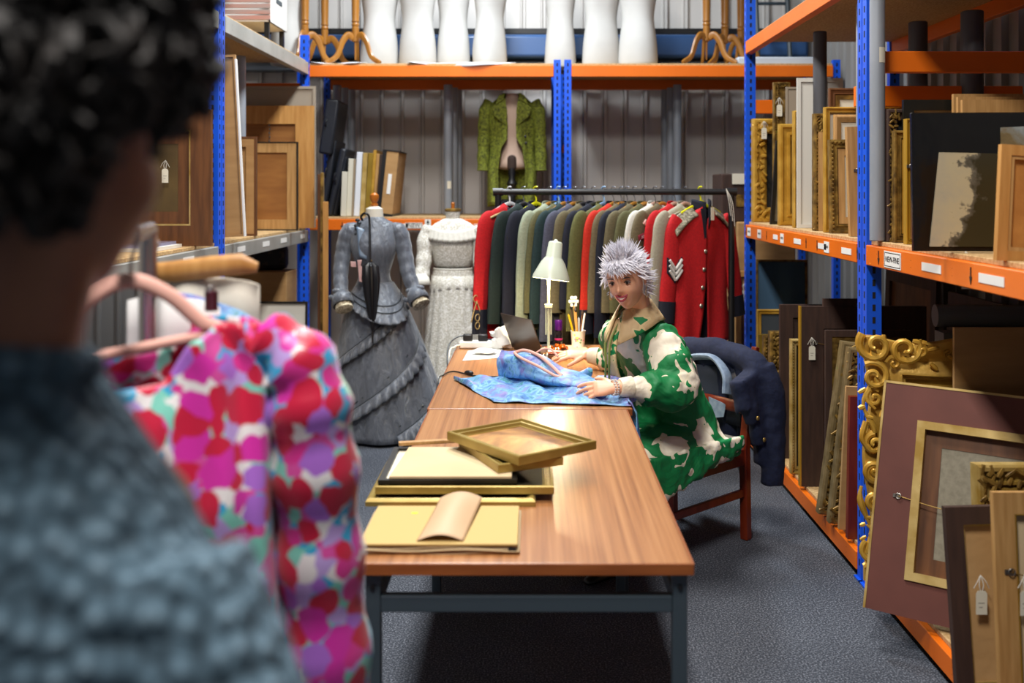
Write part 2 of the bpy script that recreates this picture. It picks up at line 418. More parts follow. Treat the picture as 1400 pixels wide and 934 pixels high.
def paper_tag(root, p, drop=.05, w=.032, h=.06, rz=0, tilt=0):
    p = V(p); b = B()
    for s in (-1, 1):
        b.tube(bez([p, p + V((s * .006, -.006, -drop * .5)), p + V((s * .001, -.006, -drop))], 4), .0014, 5)
        b.tube(bez([p, p + V((s * .012, -.008, -drop * .3)), p + V((s * .022, -.006, -drop * .7))], 4), .0012, 5)
    st = b.build('string', m_string, root)
    R = MX.Rotation(rz, 4, 'Z') @ MX.Rotation(tilt, 4, 'Y')
    b = B(); b.T = MX.Translation(p + V((0, -.007, -drop))) @ R
    b.prism([(-w * .5, -h), (w * .5, -h), (w * .5, 0), (w * .32, .008), (-w * .32, .008), (-w * .5, 0)], -.0006, .0006)
    t = b.build('tag', m_tagp, root, smooth=False)
    b = B(); b.T = MX.Translation(p + V((0, -.0078, -drop))) @ R
    for k, (x0, x1) in enumerate(((-.3, .25), (-.25, .1))): b.box(((x0 + x1) / 2 * w, 0, -h * (.45 + .2 * k)), ((x1 - x0) * w, .0004, .002))
    b.build('handwriting', mt_ink2, t, smooth=False)
mt_ink2 = mt('grey_pencil', '8a857c', .8)
def spiral(c, r0, turns, M, a0=0, sgn=1, n=26, rise=.4):
    pts = []
    for k in range(n + 1):
        t = k / n; r = r0 * (1 - .85 * t); a = a0 + sgn * turns * 2 * PI * t
        pts.append(M @ V((c[0] + r * math.cos(a), c[1] - r0 * rise * t, c[2] + r * math.sin(a))))
    return pts
def leaf(b, M, c, L, wd, ang, th=.5):
    R = MX.Rotation(ang, 3, 'Y'); T = b.T; b.T = M
    b.sph(c, (wd, wd * th, L), 6, R); b.T = T
def ornament(M, W, Hh, w, t, mat, root, kind='leaf', seed=1, mem=4):
    rnd = random.Random(seed); b = B()
    y = -t * .8
    if kind == 'bead':
        n = int(Hh / (w * .42))
        for k in range(n):
            z = (k + .5) / n * Hh
            leaf(b, M, (w * .3, y, z), w * .2, w * .2, 0, 1)
        n = int(W / (w * .42))
        for k in range(n): leaf(b, M, ((k + .5) / n * W, y, Hh - w * .3), w * .2, w * .2, 0, 1)
    else:
        step = w * .38
        for side in range(mem):
            L = Hh if side % 2 == 0 else W; n = max(4, int(L / step))
            for k in range(n):
                s_ = (k + .5) / n * L
                for q in range(2):
                    u = w * (.3 + .4 * q) + rnd.uniform(-.08, .08) * w
                    x, z = ((u, s_), (s_, Hh - u), (W - u, s_), (s_, u))[side]
                    leaf(b, M, (x, y - rnd.uniform(0, .15) * t, z), w * rnd.uniform(.22, .34), w * rnd.uniform(.09, .15), rnd.uniform(-1.2, 1.2) + (k % 2) * 1.4, .8)
    return b.build('ornament', mat, root)
GR = 'picture frames filed along the rack'
def picture(label, BL, W, Hh, prof='step', w=.05, t=.03, fm=None, pm=None, mount=0, mm=None, yaw=0, lean=0, roll=0, orn=None, om=None, group=None,
            name='picture_frame', inner=None, tagat=None, wire=None, cat='picture frame', extra=None, seed=1):
    M = fmatrix(BL, yaw, lean, roll)
    root = thing(name, label, cat, M=M, group=group)
    ring(B(), M, W, Hh, w, t, prof).build('moulding', fm or m_gold, root, ang=25)
    a = w * .96; off = 0
    if inner:                                    # inner (slip) frame: (width, material, depth factor)
        iw, im, df = inner
        ring(B(), M, W, Hh, iw, t * df, 'flat', off=a).build('inner_frame', im, root, smooth=False); a += iw * .98
    if mount:
        ring(B(), M, W, Hh, mount, t * .28, 'flat', off=a).build('mount', mm or m_cream, root, smooth=False); a += mount * .98
    plate(B(), M, a, W - a, a, Hh - a, -t * .22, -t * .05).build('panel', pm or m_cream, root, smooth=False)
    if orn: ornament(M, W, Hh, w, t, om or fm or m_gold, root, orn, seed)
    if wire:
        b = B(); z = Hh * wire; pts = [(w * .6, -t - .003, z), (W * .3, -t - .006, z - .02), (W * .7, -t - .006, z - .02), (W - w * .6, -t - .003, z)]
        b.tube([M @ p for p in bez(pts, 5)], .0016, 5); b.build('wire', mt_wire, root)
        for x in (w * .55, W - w * .55):
            b = B(); b.T = M; b.box((x, -t - .002, z), (.02, .004, .012)); b.T = MX.Identity(4)
            b.tube([M @ V((x + (.008 if x < W / 2 else -.008) + .009 * math.cos(q), -t - .006, z + .009 * math.sin(q))) for q in [k * PI / 5 for k in range(11)]], .002, 5)
            b.build('hanging_ring', m_steel_r, root)
    if tagat: paper_tag(root, M @ V(tagat), drop=.05)
    return root
mt_wire = mt('brass_wire', 'a8874a', .4, .8); m_steel_r = mt('steel_ring', '8b8780', .35, .9)
ZM, ZB_ = 1.394, .124
def filed(px, pt, X0, W, label, base=ZM, **kw):
    d = F * X0 / (px - 727); Hh = CH - (pt - 258) * d / F - base
    return picture(label, (X0, d, base), W, Hh, **kw)
GA = 'frames filed on the middle shelf beyond the post'
p1 = picture_mat('dull_landscape', 'c9c2ac', '9a8a68', '6a5a38', '3a3020', 3)
filed(1027, 163, 1.36, .40, 'ornate gilt frame with scrolled corner and bead edge, by the far end post', w=.09, t=.06, fm=m_gold, orn='leaf', pm=m_dark, group=GA, tagat=(.06, -.08, .62), seed=4)
filed(1056, 113, 1.42, .10, 'tall narrow carved gilt crest standing with white tag, top of the row', w=.035, t=.03, fm=m_goldd, orn='leaf', pm=m_goldd, group=GA, tagat=(.03, -.04, .74), name='carved_crest', cat='ornament')
filed(1052, 192, 1.38, .34, 'thin black frame leaning beside the scrolled gilt frame', prof='flat', w=.02, t=.025, fm=m_blackf, pm=m_canvas, group=GA, roll=4)
filed(1074, 119, 1.46, .30, 'plain brown cardboard sheet standing tall among the gilt frames', prof='flat', w=.012, t=.008, fm=m_greybd, pm=m_greybd, group=GA, name='cardboard_sheet', cat='cardboard')
filed(1063, 170, 1.38, .50, 'broad plain gilt frame with a carved inner slip, beside the white board', w=.075, t=.045, fm=m_gold, orn=None, inner=(.05, m_goldd, .7), pm=p1, group=GA)
filed(1083, 152, 1.38, .45, 'bright yellow gilt frame seen edge on against the white board', w=.028, t=.04, fm=m_gold, orn='bead', pm=m_card, group=GA)
filed(1089, 107, 1.39, .24, 'tall white board, the tallest thing in the middle shelf row', prof='flat', w=.02, t=.012, fm=m_white_board, pm=m_white_board, group=GA, name='white_board', cat='board')
filed(1110, 156, 1.38, .42, 'brown gilt frame with a heavy leaf edge, in front of the white board', w=.05, t=.04, fm=m_goldd, orn='leaf', pm=m_redwood, group=GA, tagat=(.07, -.045, .36), seed=9)
filed(1118, 181, 1.40, .30, 'plain brown wooden panel frame next to the leaf edged frame', prof='flat', w=.05, t=.02, fm=m_oak, pm=m_brown, group=GA)
filed(1132, 121, 1.447, .50, 'dark frame with pale mount peering over the gilt frames', w=.035, t=.02, fm=m_brown, inner=(.02, m_goldd, .6), pm=m_cream, group=GA)
filed(1125, 147, 1.38, .55, 'gilt frame with cream mount and a brown inner frame', w=.03, t=.035, fm=m_gold, mount=.05, pm=m_cream, inner=None, group=GA)
filed(1139, 157, 1.41, .40, 'brown wooden frame with cream board inside the row of gilt frames', w=.035, t=.02, fm=m_oak, pm=m_cream, group=GA, prof='round')
filed(1133, 191, 1.375, .36, 'small gilt frame with a blank cream sheet in front of the row', w=.045, t=.03, fm=m_goldd, inner=(.03, m_oak, .6), pm=m_cream, group=GA, lean=3, seed=3, orn='bead')
filed(1160, 174, 1.375, .40, 'back of a pale wooden frame with hanging cord, against the blue post', w=.06, t=.03, fm=m_oak, pm=m_kraft, prof='flat', group=GA, wire=.6, roll=-2)
GB = 'frames filed on the middle shelf by the grey tube'
filed(1208, 150, 1.375, .5, 'carved dark gilt frame in the shade just past the grey tube', w=.05, t=.04, fm=m_dkwood, orn='leaf', om=m_goldd, pm=m_dark, group=GB, seed=5)
filed(1219, 179, 1.385, .45, 'gilt frame with cream panel seen beside the grey tube', w=.035, t=.03, fm=m_goldd, inner=(.018, m_gold, .6), pm=m_cream, group=GB)
filed(1235, 163, 1.385, .45, 'yellow edged frame with pale wooden back and cord', w=.02, t=.03, fm=m_gold_line, inner=(.05, m_oak, .7), pm=m_kraft, group=GB, wire=.62)
filed(1233, 137, 1.43, .62, 'black frame with beige picture standing behind the wrapped black painting', w=.04, t=.02, fm=m_blackf, prof='flat', pm=m_card_l, group=GB)
for k in range(3):
    filed(1301 + 6 * k, 129 + 4 * k, 1.60 - .02 * k, .55, ('tall oak frame back standing deepest on the shelf', 'oak frame back sandwiched between two like it', 'oak frame back with a veneered panel, front of the three')[k],
          prof='flat', w=.022 + .012 * k, t=.018, fm=m_oak, inner=(.02, m_brown, .5), pm=m_oak, group=GB)
# painting wrapped in black board and clear film
M = fmatrix((1.235, 3.22, ZM + .004), 4, 3, 0)
wp = thing('wrapped_painting', 'dark landscape painting wrapped in glossy black film overhanging the orange beam', 'painting', M=M)
m_film = mt('black_glossy_film', '0d0c0c', .18, bump=.25, bscale=7, bdist=.02)
plate(B(), M, 0, .62, 0, .45, 0, .02).build('backing_board', m_film, wp, smooth=False, bev=.002)
plate(B(), M, .62, .625, .0, .45, 0, .02)
def sky_rock():
    s = NT('pale_sky_rocks'); co = s.coord(); nz = s.n('TexNoise', Scale=9, Detail=6, Roughness=.65); s.l(co, nz.inputs['Vector'])
    sx = s.n('SeparateXYZ'); s.l(co, sx.inputs[0]); a = s.n('Math', operation='MULTIPLY_ADD'); s.l(sx.outputs[0], a.inputs[0]); a.inputs[1].default_value = 3.2; s.l(nz.outputs[0], a.inputs[2])
    c = s.n('Math', operation='MULTIPLY_ADD'); s.l(sx.outputs[2], c.inputs[0]); c.inputs[1].default_value = -.7; s.l(a.outputs[0], c.inputs[2])
    s.l(s.ramp(c.outputs[0], [(.30, '7f8a92'), (.62, 'b5ab90'), (.86, 'c0b28e'), (.90, '6a6456'), (1.0, '38321e')]), s.b.inputs['Base Color']); s.b.inputs['Roughness'].default_value = .3; return s.m
p2 = sky_rock()
b = B(); b.T = M; b.prism([(.05, .015), (.33, .015), (.30, .315), (.085, .32)], -.004, 0); b.build('canvas', p2, wp, smooth=False)
b = B(); b.T = M; b.prism([(.28, .33), (.5, .33), (.5, .41), (.28, .40)], -.004, 0); b.build('canvas', picture_mat('pale_blue_sky', 'aeb4b0', '8d9593', '7a6a48', '50401f', 2), wp, smooth=False)
paper_tag(wp, M @ V((.16, -.012, .0)), .06)
picture('small hardboard backed oak frame leaning in front of the wrapped painting', (1.33, 2.87, ZM), .5, .335, prof='flat', w=.03, t=.022, fm=m_pine, inner=(.012, m_oak, .8), pm=m_cork, lean=3, roll=4)

# bottom shelf, far bay
GC = 'frames stacked on the bottom shelf beyond the post'
picture('wooden stretcher with white label leaning by the coat rail', (1.31, 6.42, .01), .2, 1.06, prof='flat', w=.035, t=.03, fm=m_pine, pm=m_card, name='canvas_stretcher', cat='stretcher', tagat=(.05, -.04, .98))
filed(1033, 355, 1.40, .32, 'blue board with a small grey card, behind the black and gilt frame', ZB_, prof='flat', w=.012, t=.015, fm=m_goldd, pm=m_blueboard, group=GC)
filed(1034, 423, 1.385, .25, 'gilt frame around a slate grey panel near the dark doors', ZB_, w=.03, t=.02, fm=m_gold, pm=m_slate, group=GC)
filed(1036, 457, 1.37, .16, 'yellow and slate chequered strip frame', ZB_, w=.04, t=.02, fm=m_goldp, pm=m_slate, group=GC, prof='flat')
filed(1042, 458, 1.36, .3, 'brown gilt frame with rope edge beside the jacket sleeve', ZB_, w=.05, t=.04, fm=m_goldd, orn='bead', pm=m_dark, group=GC)
filed(1050, 452, 1.35, .3, 'gilt frame with deep leaf moulding next to the rope edged frame', ZB_, w=.07, t=.05, fm=m_goldd, orn='leaf', pm=m_dark, group=GC, seed=8)
filed(1065, 416, 1.36, .45, 'tall dark wooden frame back with blocks and studs', ZB_, prof='flat', w=.07, t=.03, fm=m_dkwood, inner=(.06, m_dkwood, .6), pm=m_dark, group=GC)
filed(1079, 463, 1.34, .2, 'cream and gilt frame with beaded edge between two dark frames', ZB_, w=.035, t=.04, fm=m_gold2, orn='bead', pm=m_dark, group=GC)
tf = filed(1093, 418, 1.335, .62, 'large dark wooden frame back with yellow gilt edge and a white tag', ZB_, prof='flat', w=.11, t=.035, fm=m_dkwood, inner=(.01, m_dkwood, .3), pm=m_brown, group=GC, tagat=(.05, -.04, .74), wire=.80)
M = tf.matrix_basis.copy()
plate(B(), M, -.006, 0, 0, .893, -.036, 0).build('gilt_edge', m_gold_line, tf, smooth=False)
b = B(); b.T = M; b.prism([(.11, .93), (.30, .93), (.11, .72)], -.03, -.012); b.build('corner_block', m_dkwood, tf, smooth=False)
for z_ in (.66, .22): b = B(); b.T = M; b.bx(.11, .52, -.028, -.012, z_, z_ + .07); b.build('cross_bar', m_dkwood, tf, smooth=False)
filed(1127, 451, 1.36, .4, 'grey brown frame with a dull gilt slip in front of the large dark back', ZB_, prof='flat', w=.03, t=.02, fm=m_dkwood, inner=(.03, m_goldd, .7), pm=m_brown, group=GC)
picture('carved bronze gilt frame leaning over the large dark back', (1.30, 4.56, ZB_), .45, .79, w=.085, t=.05, fm=m_bronze, orn='leaf', om=m_goldd, pm=m_dark, roll=8, group=GC, seed=12)
picture('second carved bronze frame leaning beside the first', (1.31, 4.43, ZB_), .4, .78, w=.075, t=.045, fm=m_bronze, orn='leaf', om=m_goldd, pm=m_card, roll=6.5, group=GC, seed=13)
picture('plain tan frame leaning against the carved bronze frames', (1.33, 4.33, ZB_), .4, .62, prof='flat', w=.06, t=.02, fm=m_card, pm=m_card, roll=3, group=GC)
picture('reddish wooden frame back standing closest to the blue post', (1.33, 4.22, ZB_), .42, .60, prof='flat', w=.06, t=.03, fm=m_redwood, pm=m_brown, roll=1, group=GC)

# bottom shelf, near bay -- the big gilt frame
M = fmatrix((1.235, 3.74, ZB_), 12, 5, 0); W, Hh, w, t = .78, .93, .165, .07
hero = thing('picture_frame', 'large swept gilt frame with carved scroll corners standing at the blue post', 'picture frame', M=M)
prof = [(.06, 0), (.06, -.3), (.1, -.6), (.3, -.55), (.55, -.35), (.75, -.55), (.85, -.7), (.92, -.7), (.96, -.45), (1, -.4), (1, 0)]
def swept(b, M):
    rs = []; nz = 40
    for a, y in prof:
        loop = []
        for side in range(4):
            L = Hh if side % 2 == 0 else W
            for k in range(nz):
                q = k / nz
                wave = .035 * (math.cos(q * 4 * PI) * .5 - .5) * (1 - a) * -1 if .05 < q < .95 else 0
                aa = a * w + wave * .8
                s0 = lerp(a * w, L - a * w, q)
                loop.append(M @ V(((aa, y * t, s0), (s0, y * t, Hh - aa), (W - aa, y * t, Hh - s0), (W - s0, y * t, aa))[side]))
        rs.append(loop)
    rs.append(rs[0]); b.loft(rs, caps=False); return b
m_gilt_t = mt('swept_gilt', 'e0b458', .36, .3, col2='c79638', scale=10, bump=.35, bscale=90, bdist=.003)
swept(B(), M).build('moulding', m_gilt_t, hero, ang=40)
ring(B(), M, W, Hh, .05, .02, 'step', off=w * .95).build('inner_frame', m_gold, hero, ang=25)
plate(B(), M, w + .04, W - w - .04, w + .04, Hh - w - .04, -.012, -.004).build('panel', m_canvas, hero, smooth=False)
def scroll_corner(b, cx, cz, sx, sz, k=1.0):
    T = MX.Identity(4)
    def sp(x, z, r, turns, a0, sg, rad):
        pts = spiral((cx + sx * x * k, -.055, cz + sz * z * k), r * k, turns, M, a0 if sx > 0 else PI - a0, sg * sx * sz)
        n = len(pts); b.tube(pts, [rad * k * (1 - .55 * i / n) for i in range(n)], 8)
    sp(.055, .045, .062, 1.35, 2.4, -1, .017); sp(.16, .055, .058, 1.4, .6, 1, .015); sp(.05, .16, .055, 1.4, 2.2, 1, .014)
    sp(.22, .06, .03, 1.2, 1.0, -1, .011); sp(.05, .24, .032, 1.2, 2.0, -1, .011); sp(.12, .11, .026, 1.2, 3.0, 1, .010)
    rnd = random.Random(3)
    for i in range(26):
        x, z = rnd.choice([(rnd.uniform(.0, .3), rnd.uniform(.01, .12)), (rnd.uniform(.0, .11), rnd.uniform(.0, .32))])
        leaf(b, M, (cx + sx * x * k, -.05 - rnd.uniform(0, .02), cz + sz * z * k), rnd.uniform(.016, .03) * k, rnd.uniform(.006, .011) * k, rnd.uniform(0, 3.1), .9)
for a_ in ((.0, Hh, 1, -1, 1.0), (W, Hh, -1, -1, 1.0), (0, 0, 1, 1, .8), (W, 0, -1, 1, .8)):
    b = B(); scroll_corner(b, *a_); b.build('corner_scroll', m_gold, hero)
b = B()
for z0, k in ((.47, .75), (.36, .6)): # side cartouche
    for sg in (1, -1):
        pts = spiral((.05, -.05, z0 + sg * .05), .05 * k, 1.4, M, PI / 2 * sg, sg); b.tube(pts, [.014 * (1 - .5 * i / len(pts)) for i in range(len(pts))], 8)
        pts = spiral((.11, -.05, z0 + sg * .03), .035 * k, 1.3, M, 0, -sg); b.tube(pts, [.011 * (1 - .5 * i / len(pts)) for i in range(len(pts))], 8)
pts = [(.02, -.05, .60), (.005, -.055, .54), (.03, -.055, .50)]; b.tube([M @ p for p in bez(pts, 6)], [.012] * 13, 8)
for s_ in range(14):
    q = s_ / 13; leaf(b, M, (.09 + .012 * math.sin(q * 9), -.045, .60 + q * .13), .013, .008, q * 7, .9)
pts = [(.015 + .02 * math.sin(k * .5), -.055, .12 + k * .022) for k in range(12)]; b.tube([M @ V(p) for p in pts], [.010 + .004 * math.sin(k) for k in range(12)], 8)
pts = [(.03 + .02 * math.cos(k * .6), -.055, .56 + k * .02) for k in range(10)]; b.tube([M @ V(p) for p in pts], [.009 + .003 * math.sin(k) for k in range(10)], 8)
b.build('side_scroll', m_gold, hero)
b = B()
for k in range(16):
    leaf(b, M, (.30 + k * .012, -.04, Hh - .07 + .012 * math.sin(k * 2.2)), .014, .008, k * 1.1, .9)
b.build('leaf_spray', m_gold, hero)

# brown back of a large framed canvas
bk = picture('back of a large framed canvas with brown boards, cream edging and a hanging wire', (1.17, 3.47, ZB_ + .016), .85, .78, prof='flat', w=.125, t=.03, fm=m_burgundy,
             inner=(.028, m_gold2, 1.25), mount=.055, mm=m_brown, pm=m_canvas, yaw=33, lean=18, roll=1, wire=.5)
M = bk.matrix_basis.copy(); plate(B(), M, -.006, .86, .78, .788, -.032, .01).build('gilt_edge', m_gold2, bk, smooth=False)
plate(B(), M, -.008, 0, 0, .788, -.032, .01).build('gilt_edge', m_gold2, bk, smooth=False)
b = B(); b.bx(1.52, 2.1, 3.58, 3.595, ZB_, 1.10); tag(b.build('cardboard_sheet', m_card, smooth=False), 'sheet of brown cardboard standing behind the brown backed canvas', 'cardboard')
picture('ornate black and gilt frame with leaf moulding, low on the bottom shelf', (1.375, 3.08, ZB_), .5, .62, w=.075, t=.05, fm=m_gold2, orn='leaf', om=m_goldd, pm=m_brown, lean=4, inner=(.012, m_gold2, .8), seed=21)
picture('battered wooden frame back covered in brown paper with a string tag', (1.215, 2.86, ZB_), .42, .55, prof='flat', w=.05, t=.025, fm=m_dkwood, pm=m_kraft, inner=(.01, m_gold2, .5), lean=6, roll=-1.5, tagat=(.085, -.035, .36))
picture('tan frame back with thin gilt edge and a string tag, in front of the rest', (1.285, 2.74, ZB_), .45, .63, prof='flat', w=.06, t=.022, fm=m_oak, pm=m_card_l, inner=(.004, m_gold_line, 1), lean=5, tagat=(.075, -.03, .41), wire=.66)
picture('dark framed picture back at the edge of the bottom shelf', (1.34, 2.60, ZB_), .4, .58, prof='flat', w=.04, t=.02, fm=m_blackf, pm=m_brown, lean=4)
# deep in the racks
GD = 'large dark pictures leaning along the back of the rack'
for k, (y0, L, h, z, lab) in enumerate(((4.2, .9, .95, ZB_, 'large dark panel deep on the bottom shelf behind the carved bronze frames'), (5.25, .75, 1.0, ZB_, 'large dark panel deep on the bottom shelf behind the blue board'),
                                   (2.3, .8, .95, ZB_, 'large dark panel deep on the bottom shelf behind the cardboard sheet'), (3.15, .75, 1.0, ZB_, 'large dark panel deep on the bottom shelf behind the swept gilt frame'))):
    picture(lab, (2.12, y0 + L, z), L, h, prof='flat', w=.07, t=.02, fm=m_dkwood, pm=m_brown, yaw=90, lean=2, group=GD)
b = B(); b.tube([(1.62, 4.0, 1.09), (2.2, 3.95, 1.09)], .045, 14); b.box((1.9, 3.97, .58), (.55, .09, .90)); tag(b.build('fabric_roll_box', mt('grey_vinyl', '5a616a', .35)), 'grey roll lying on a dark box behind the swept gilt frame', 'roll')

# ---------------------------------------------------------------- left rack
m_mid = mt('mid_brown_panel', 'a06a30', .6, col2='8c5824', scale=4, stretch=(1, 1, 5))
def left(pxr, pt, d, W, label, base=1.319, **kw):
    x1 = (pxr - 727) * d / F; Hh = CH - (pt - 258) * d / F - base
    return picture(label, (x1 - W, d, base), W, Hh, **kw)
left(432, 118, 7.2, .75, 'tall grey board standing behind the wooden frame backs', prof='flat', w=.02, t=.012, fm=m_greybd, pm=m_greybd, name='grey_board', cat='board')
lf = left(430, 145, 7.1, .72, 'large pine frame back with a dangling hanging chain', prof='flat', w=.13, t=.03, fm=m_pine, pm=m_mid)
b = B(); M = lf.matrix_basis
for k in range(14): b.sph(M @ V((.40 + .003 * (k % 2), -.012, .79 - k * .028)), (.006, .004, .012), 6)
b.build('chain', m_steel_r, lf)
left(408, 194, 6.72, .46, 'flat wooden frame back with thin black edge lines', prof='flat', w=.008, t=.026, fm=m_blackf, inner=(.065, m_oak, .8), pm=m_mid)
left(352, 187, 5.95, .42, 'brown papered frame back with dark edge, beside the tall board', prof='flat', w=.012, t=.03, fm=m_brown, inner=(.05, m_card, .9), pm=m_card)
left(336, 80, 5.45, .40, 'tall narrow brown board with torn white edge, at the blue post', prof='flat', w=.012, t=.02, fm=m_card, pm=m_card, name='cardboard_sheet', cat='cardboard', roll=-3)
tb = [o for o in bpy.data.objects if o.get('label', '').startswith('tall narrow brown board')][0]
plate(B(), tb.matrix_basis, .396, .404, 0, .97, -.022, .002).build('torn_edge', m_white, tb, smooth=False)
left(291, 150, 4.9, .62, 'dark gilt canvas back with a string tag, beside the man in the jumper', prof='flat', w=.10, t=.03, fm=m_brown, inner=(.012, m_gold2, .9), mount=.06, mm=m_brown, pm=mt('old_canvas', '5e4a24', .8, col2='4c3a1a', scale=5), tagat=(.40, -.035, .42))
b = B(); b.bx(-2.2, -1.68, 4.4, 4.78, 1.319, 1.335); b.mi = 1; b.bx(-2.18, -1.70, 4.42, 4.76, 1.335, 1.35)
tag(b.build('glass_sheet', [m_white_board, mt('violet_glass', '8d8aa0', .1)], smooth=False), 'flat sheet of glass on white card lying on the grey shelf', 'glass sheet')
# under the left shelf
picture('white board in a thin black frame on the floor by the rack post', (-1.93, 6.6, .15), .44, .70, prof='flat', w=.012, t=.02, fm=m_blackf, pm=m_white_board, name='white_board', cat='board', lean=2)
b = B(); b.bx(-2.3, -1.70, 6.9, 7.2, .149, 1.02); tag(b.build('cardboard_box', m_card, smooth=False, bev=.004), 'brown cardboard box beneath the grey beamed shelf', 'box')
picture('brown frame corner with torn edge on the lower shelf', (-2.2, 6.3, .149), .34, .85, prof='round', w=.08, t=.05, fm=m_brown, pm=m_card, yaw=8)
b = B(); b.bx(-1.91, -1.83, 6.42, 6.5, .149, .97); tag(b.build('white_batten', m_white_board, smooth=False, bev=.003), 'white painted batten standing beside the white board', 'batten')
b = B(); b.bx(-2.45, -1.75, 7.05, 7.2, 1.02, 1.20); tag(b.build('fabric_bundle', mt('black_brocade', '0e0d0c', .7, col2='3a2c1c', scale=14, lo=.55, hi=.62), bev=.04), 'dark patterned cloth bundle on the cardboard box under the shelf', 'cloth')
# lengths of moulding by the left rack end
GM = 'lengths of wooden moulding leaning at the rack end'
for k, (px0, px1, pt, mm_, lab) in enumerate(((434, 438, 238, m_brown, 'thin brown moulding length, farthest of the three'), (438, 442, 236, m_goldd, 'dull gilt moulding length between two wooden ones'), (441, 448, 276, m_pine, 'thick pale wooden moulding, shortest of the three lengths'))):
    d = 7.02 - .07 * k; z1 = CH - (pt - 258) * d / F; xa, xb = (px0 - 727) * d / F, (px1 - 727) * d / F
    b = B(); b.prism([(xa, 0), (xb, 0), (xb, .03), ((xa + xb) / 2, .045), (xa, .035)], 0.003, z1, (0, d, 0), (1, 0, 0), (0, 1, 0), (0, 0, 1))
    tag(b.build('frame_moulding', mm_, smooth=False, bev=.003), lab, 'moulding', GM)
# ---------------------------------------------------------------- tubes
def tubes(x, y, z0, z1, r, label, mat=None, lab=None):
    b = B(); b.lathe([(r * .9, z0), (r, z0 + .004), (r, z1 - .004), (r * .9, z1)], (x, y, 0), 18)
    if lab:
        root = thing('cardboard_tube', label, 'tube', (x, y, z0)); b.build('body', mat or m_tube, root)
        b = B(); b.grid(lambda u, v: V((x + (r + .001) * math.sin(lerp(-.1, .9, u)), y - (r + .001) * math.cos(lerp(-.1, .9, u)), lerp(lab, lab + .06, v))), 6, 2); b.build('label', m_tagp, root); return
    tag(b.build('cardboard_tube', mat or m_tube), label, 'tube', 'grey tubes standing on the shelving')
tubes((1199.5 - 727) * 3.89 / F, 3.89, 1.395, 3.3, .029, 'long grey tube standing in front of the blue post with a small label', lab=2.09)
tubes((1121 - 727) * 5.2 / F, 5.2, 1.395, 2.42, .035, 'dark grey tube rising behind the tall white board', m_tubed)
tubes((1180 - 727) * 4.4 / F, 4.4, 1.395, 2.42, .03, 'grey tube hidden behind the blue post on the frame shelf')
tubes((1255 - 727) * 4.9 / F, 4.9, 1.395, 2.42, .045, 'dark grey tube deep in the rack behind the oak frames', m_tubed)
tubes((1329 - 727) * 4.6 / F, 4.6, 1.395, 2.42, .05, 'second dark grey tube deep in the rack', m_tubed)
for px, d, r, lab in ((461, 7.9, .034, 'grey tube standing behind the black bag'), (471.5, 8.1, .03, 'thin grey tube behind the row of boards'), (481, 8.25, .03, 'shaded grey tube against the wall behind the row of boards'),
                      (612.5, 7.85, .034, 'tall grey tube with a small label above the white lace dress'), (621, 8.08, .03, 'grey tube half hidden behind the labelled one'), (627, 8.25, .03, 'grey tube against the wall above the lace dress')):
    tubes((px - 727) * d / F, d, 1.392, 2.42, r, lab, lab=1.6 if px == 612.5 else None)
for px, d, r, lab in ((926, 7.85, .033, 'tallest lit grey tube above the red uniforms'), (917, 8.08, .032, 'grey tube beside the tallest lit one'), (909, 8.25, .032, 'grey tube against the wall beyond the uniforms')):
    tubes((px - 727) * d / F, d, .15, 2.42, r, lab)
tubes((328 - 727) * 6.15 / F, 6.15, 1.32, 2.42, .036, 'grey tube behind the tall narrow brown board')
# ---------------------------------------------------------------- white torsos and wooden stands on the top shelf
m_torso = mt('white_torso_cloth', 'bcbab6', .8, col2='b0aeaa', scale=3)
ZT = 2.534
def torso(px, d, k, rz, label, seed=0, half=False):
    x = (px - 727) * d / F; b = B(); rings = []; n = 28
    prof = [(0, .172, .13), (.01, .176, .13), (.05, .178, .132), (.12, .172, .13), (.20, .168, .125), (.31, .146, .108), (.37, .142, .104), (.45, .158, .114), (.54, .176, .128), (.64, .180, .122), (.76, .190, .100), (.82, .165, .08), (.86, .075, .07), (.92, .055, .055), (.95, .05, .05)]
    for z, a, c in prof:
        bust = .03 * math.exp(-((z - .58) / .07) ** 2); seat = .022 * math.exp(-((z - .13) / .08) ** 2)
        ring_ = []
        for q in range(n):
            t = 2 * PI * q / n; cx, sy = math.cos(t), math.sin(t)
            px_ = a * k * math.copysign(abs(cx) ** .85, cx); py_ = c * k * sy
            if sy < 0: py_ -= bust * abs(sy) * (1 - .5 * math.exp(-(cx / .25) ** 2))
            else: py_ += seat * sy
            ring_.append(MX.Rotation(rz, 3, 'Z') @ V((px_, py_, z * 1.05)) + V((x, d, ZT)))
        rings.append(ring_)
    b.loft(rings); root = thing('mannequin_torso', label, 'mannequin', (x, d, ZT), group='white torsos on the top shelf')
    b.build('body', m_torso, root, sub=1)
    b = B(); b.lathe([(.045, ZT + .995), (.05, ZT + 1.0), (.05, ZT + 1.012), (.02, ZT + 1.02)], (x, d, 0), 16); b.build('neck_cap', m_pine, root)
for px, d, k, rz, lab in ((396, 7.62, .95, 1.2, 'white torso nearest the grey beamed rack, behind a wooden stand'), (519, 7.75, .86, .5, 'white torso standing beside the three wooden stands'),
                          (571, 7.72, .85, -.3, 'white torso second from the wooden stands above the orange beam'), (620, 7.75, .74, .1, 'narrow waisted white torso with faint grey marks'),
                          (670, 7.68, .82, .8, 'white torso left of the gap where the blue girder shows'), (766, 7.78, .70, -.2, 'slim white torso standing alone above the twin blue posts'),
                          (822, 7.72, .84, .1, 'broad hipped white torso, middle of the three beyond the blue posts'), (872, 7.65, .88, -.5, 'broad white torso closest to the wooden stands at the far end')):
    torso(px, d, k, rz, lab)
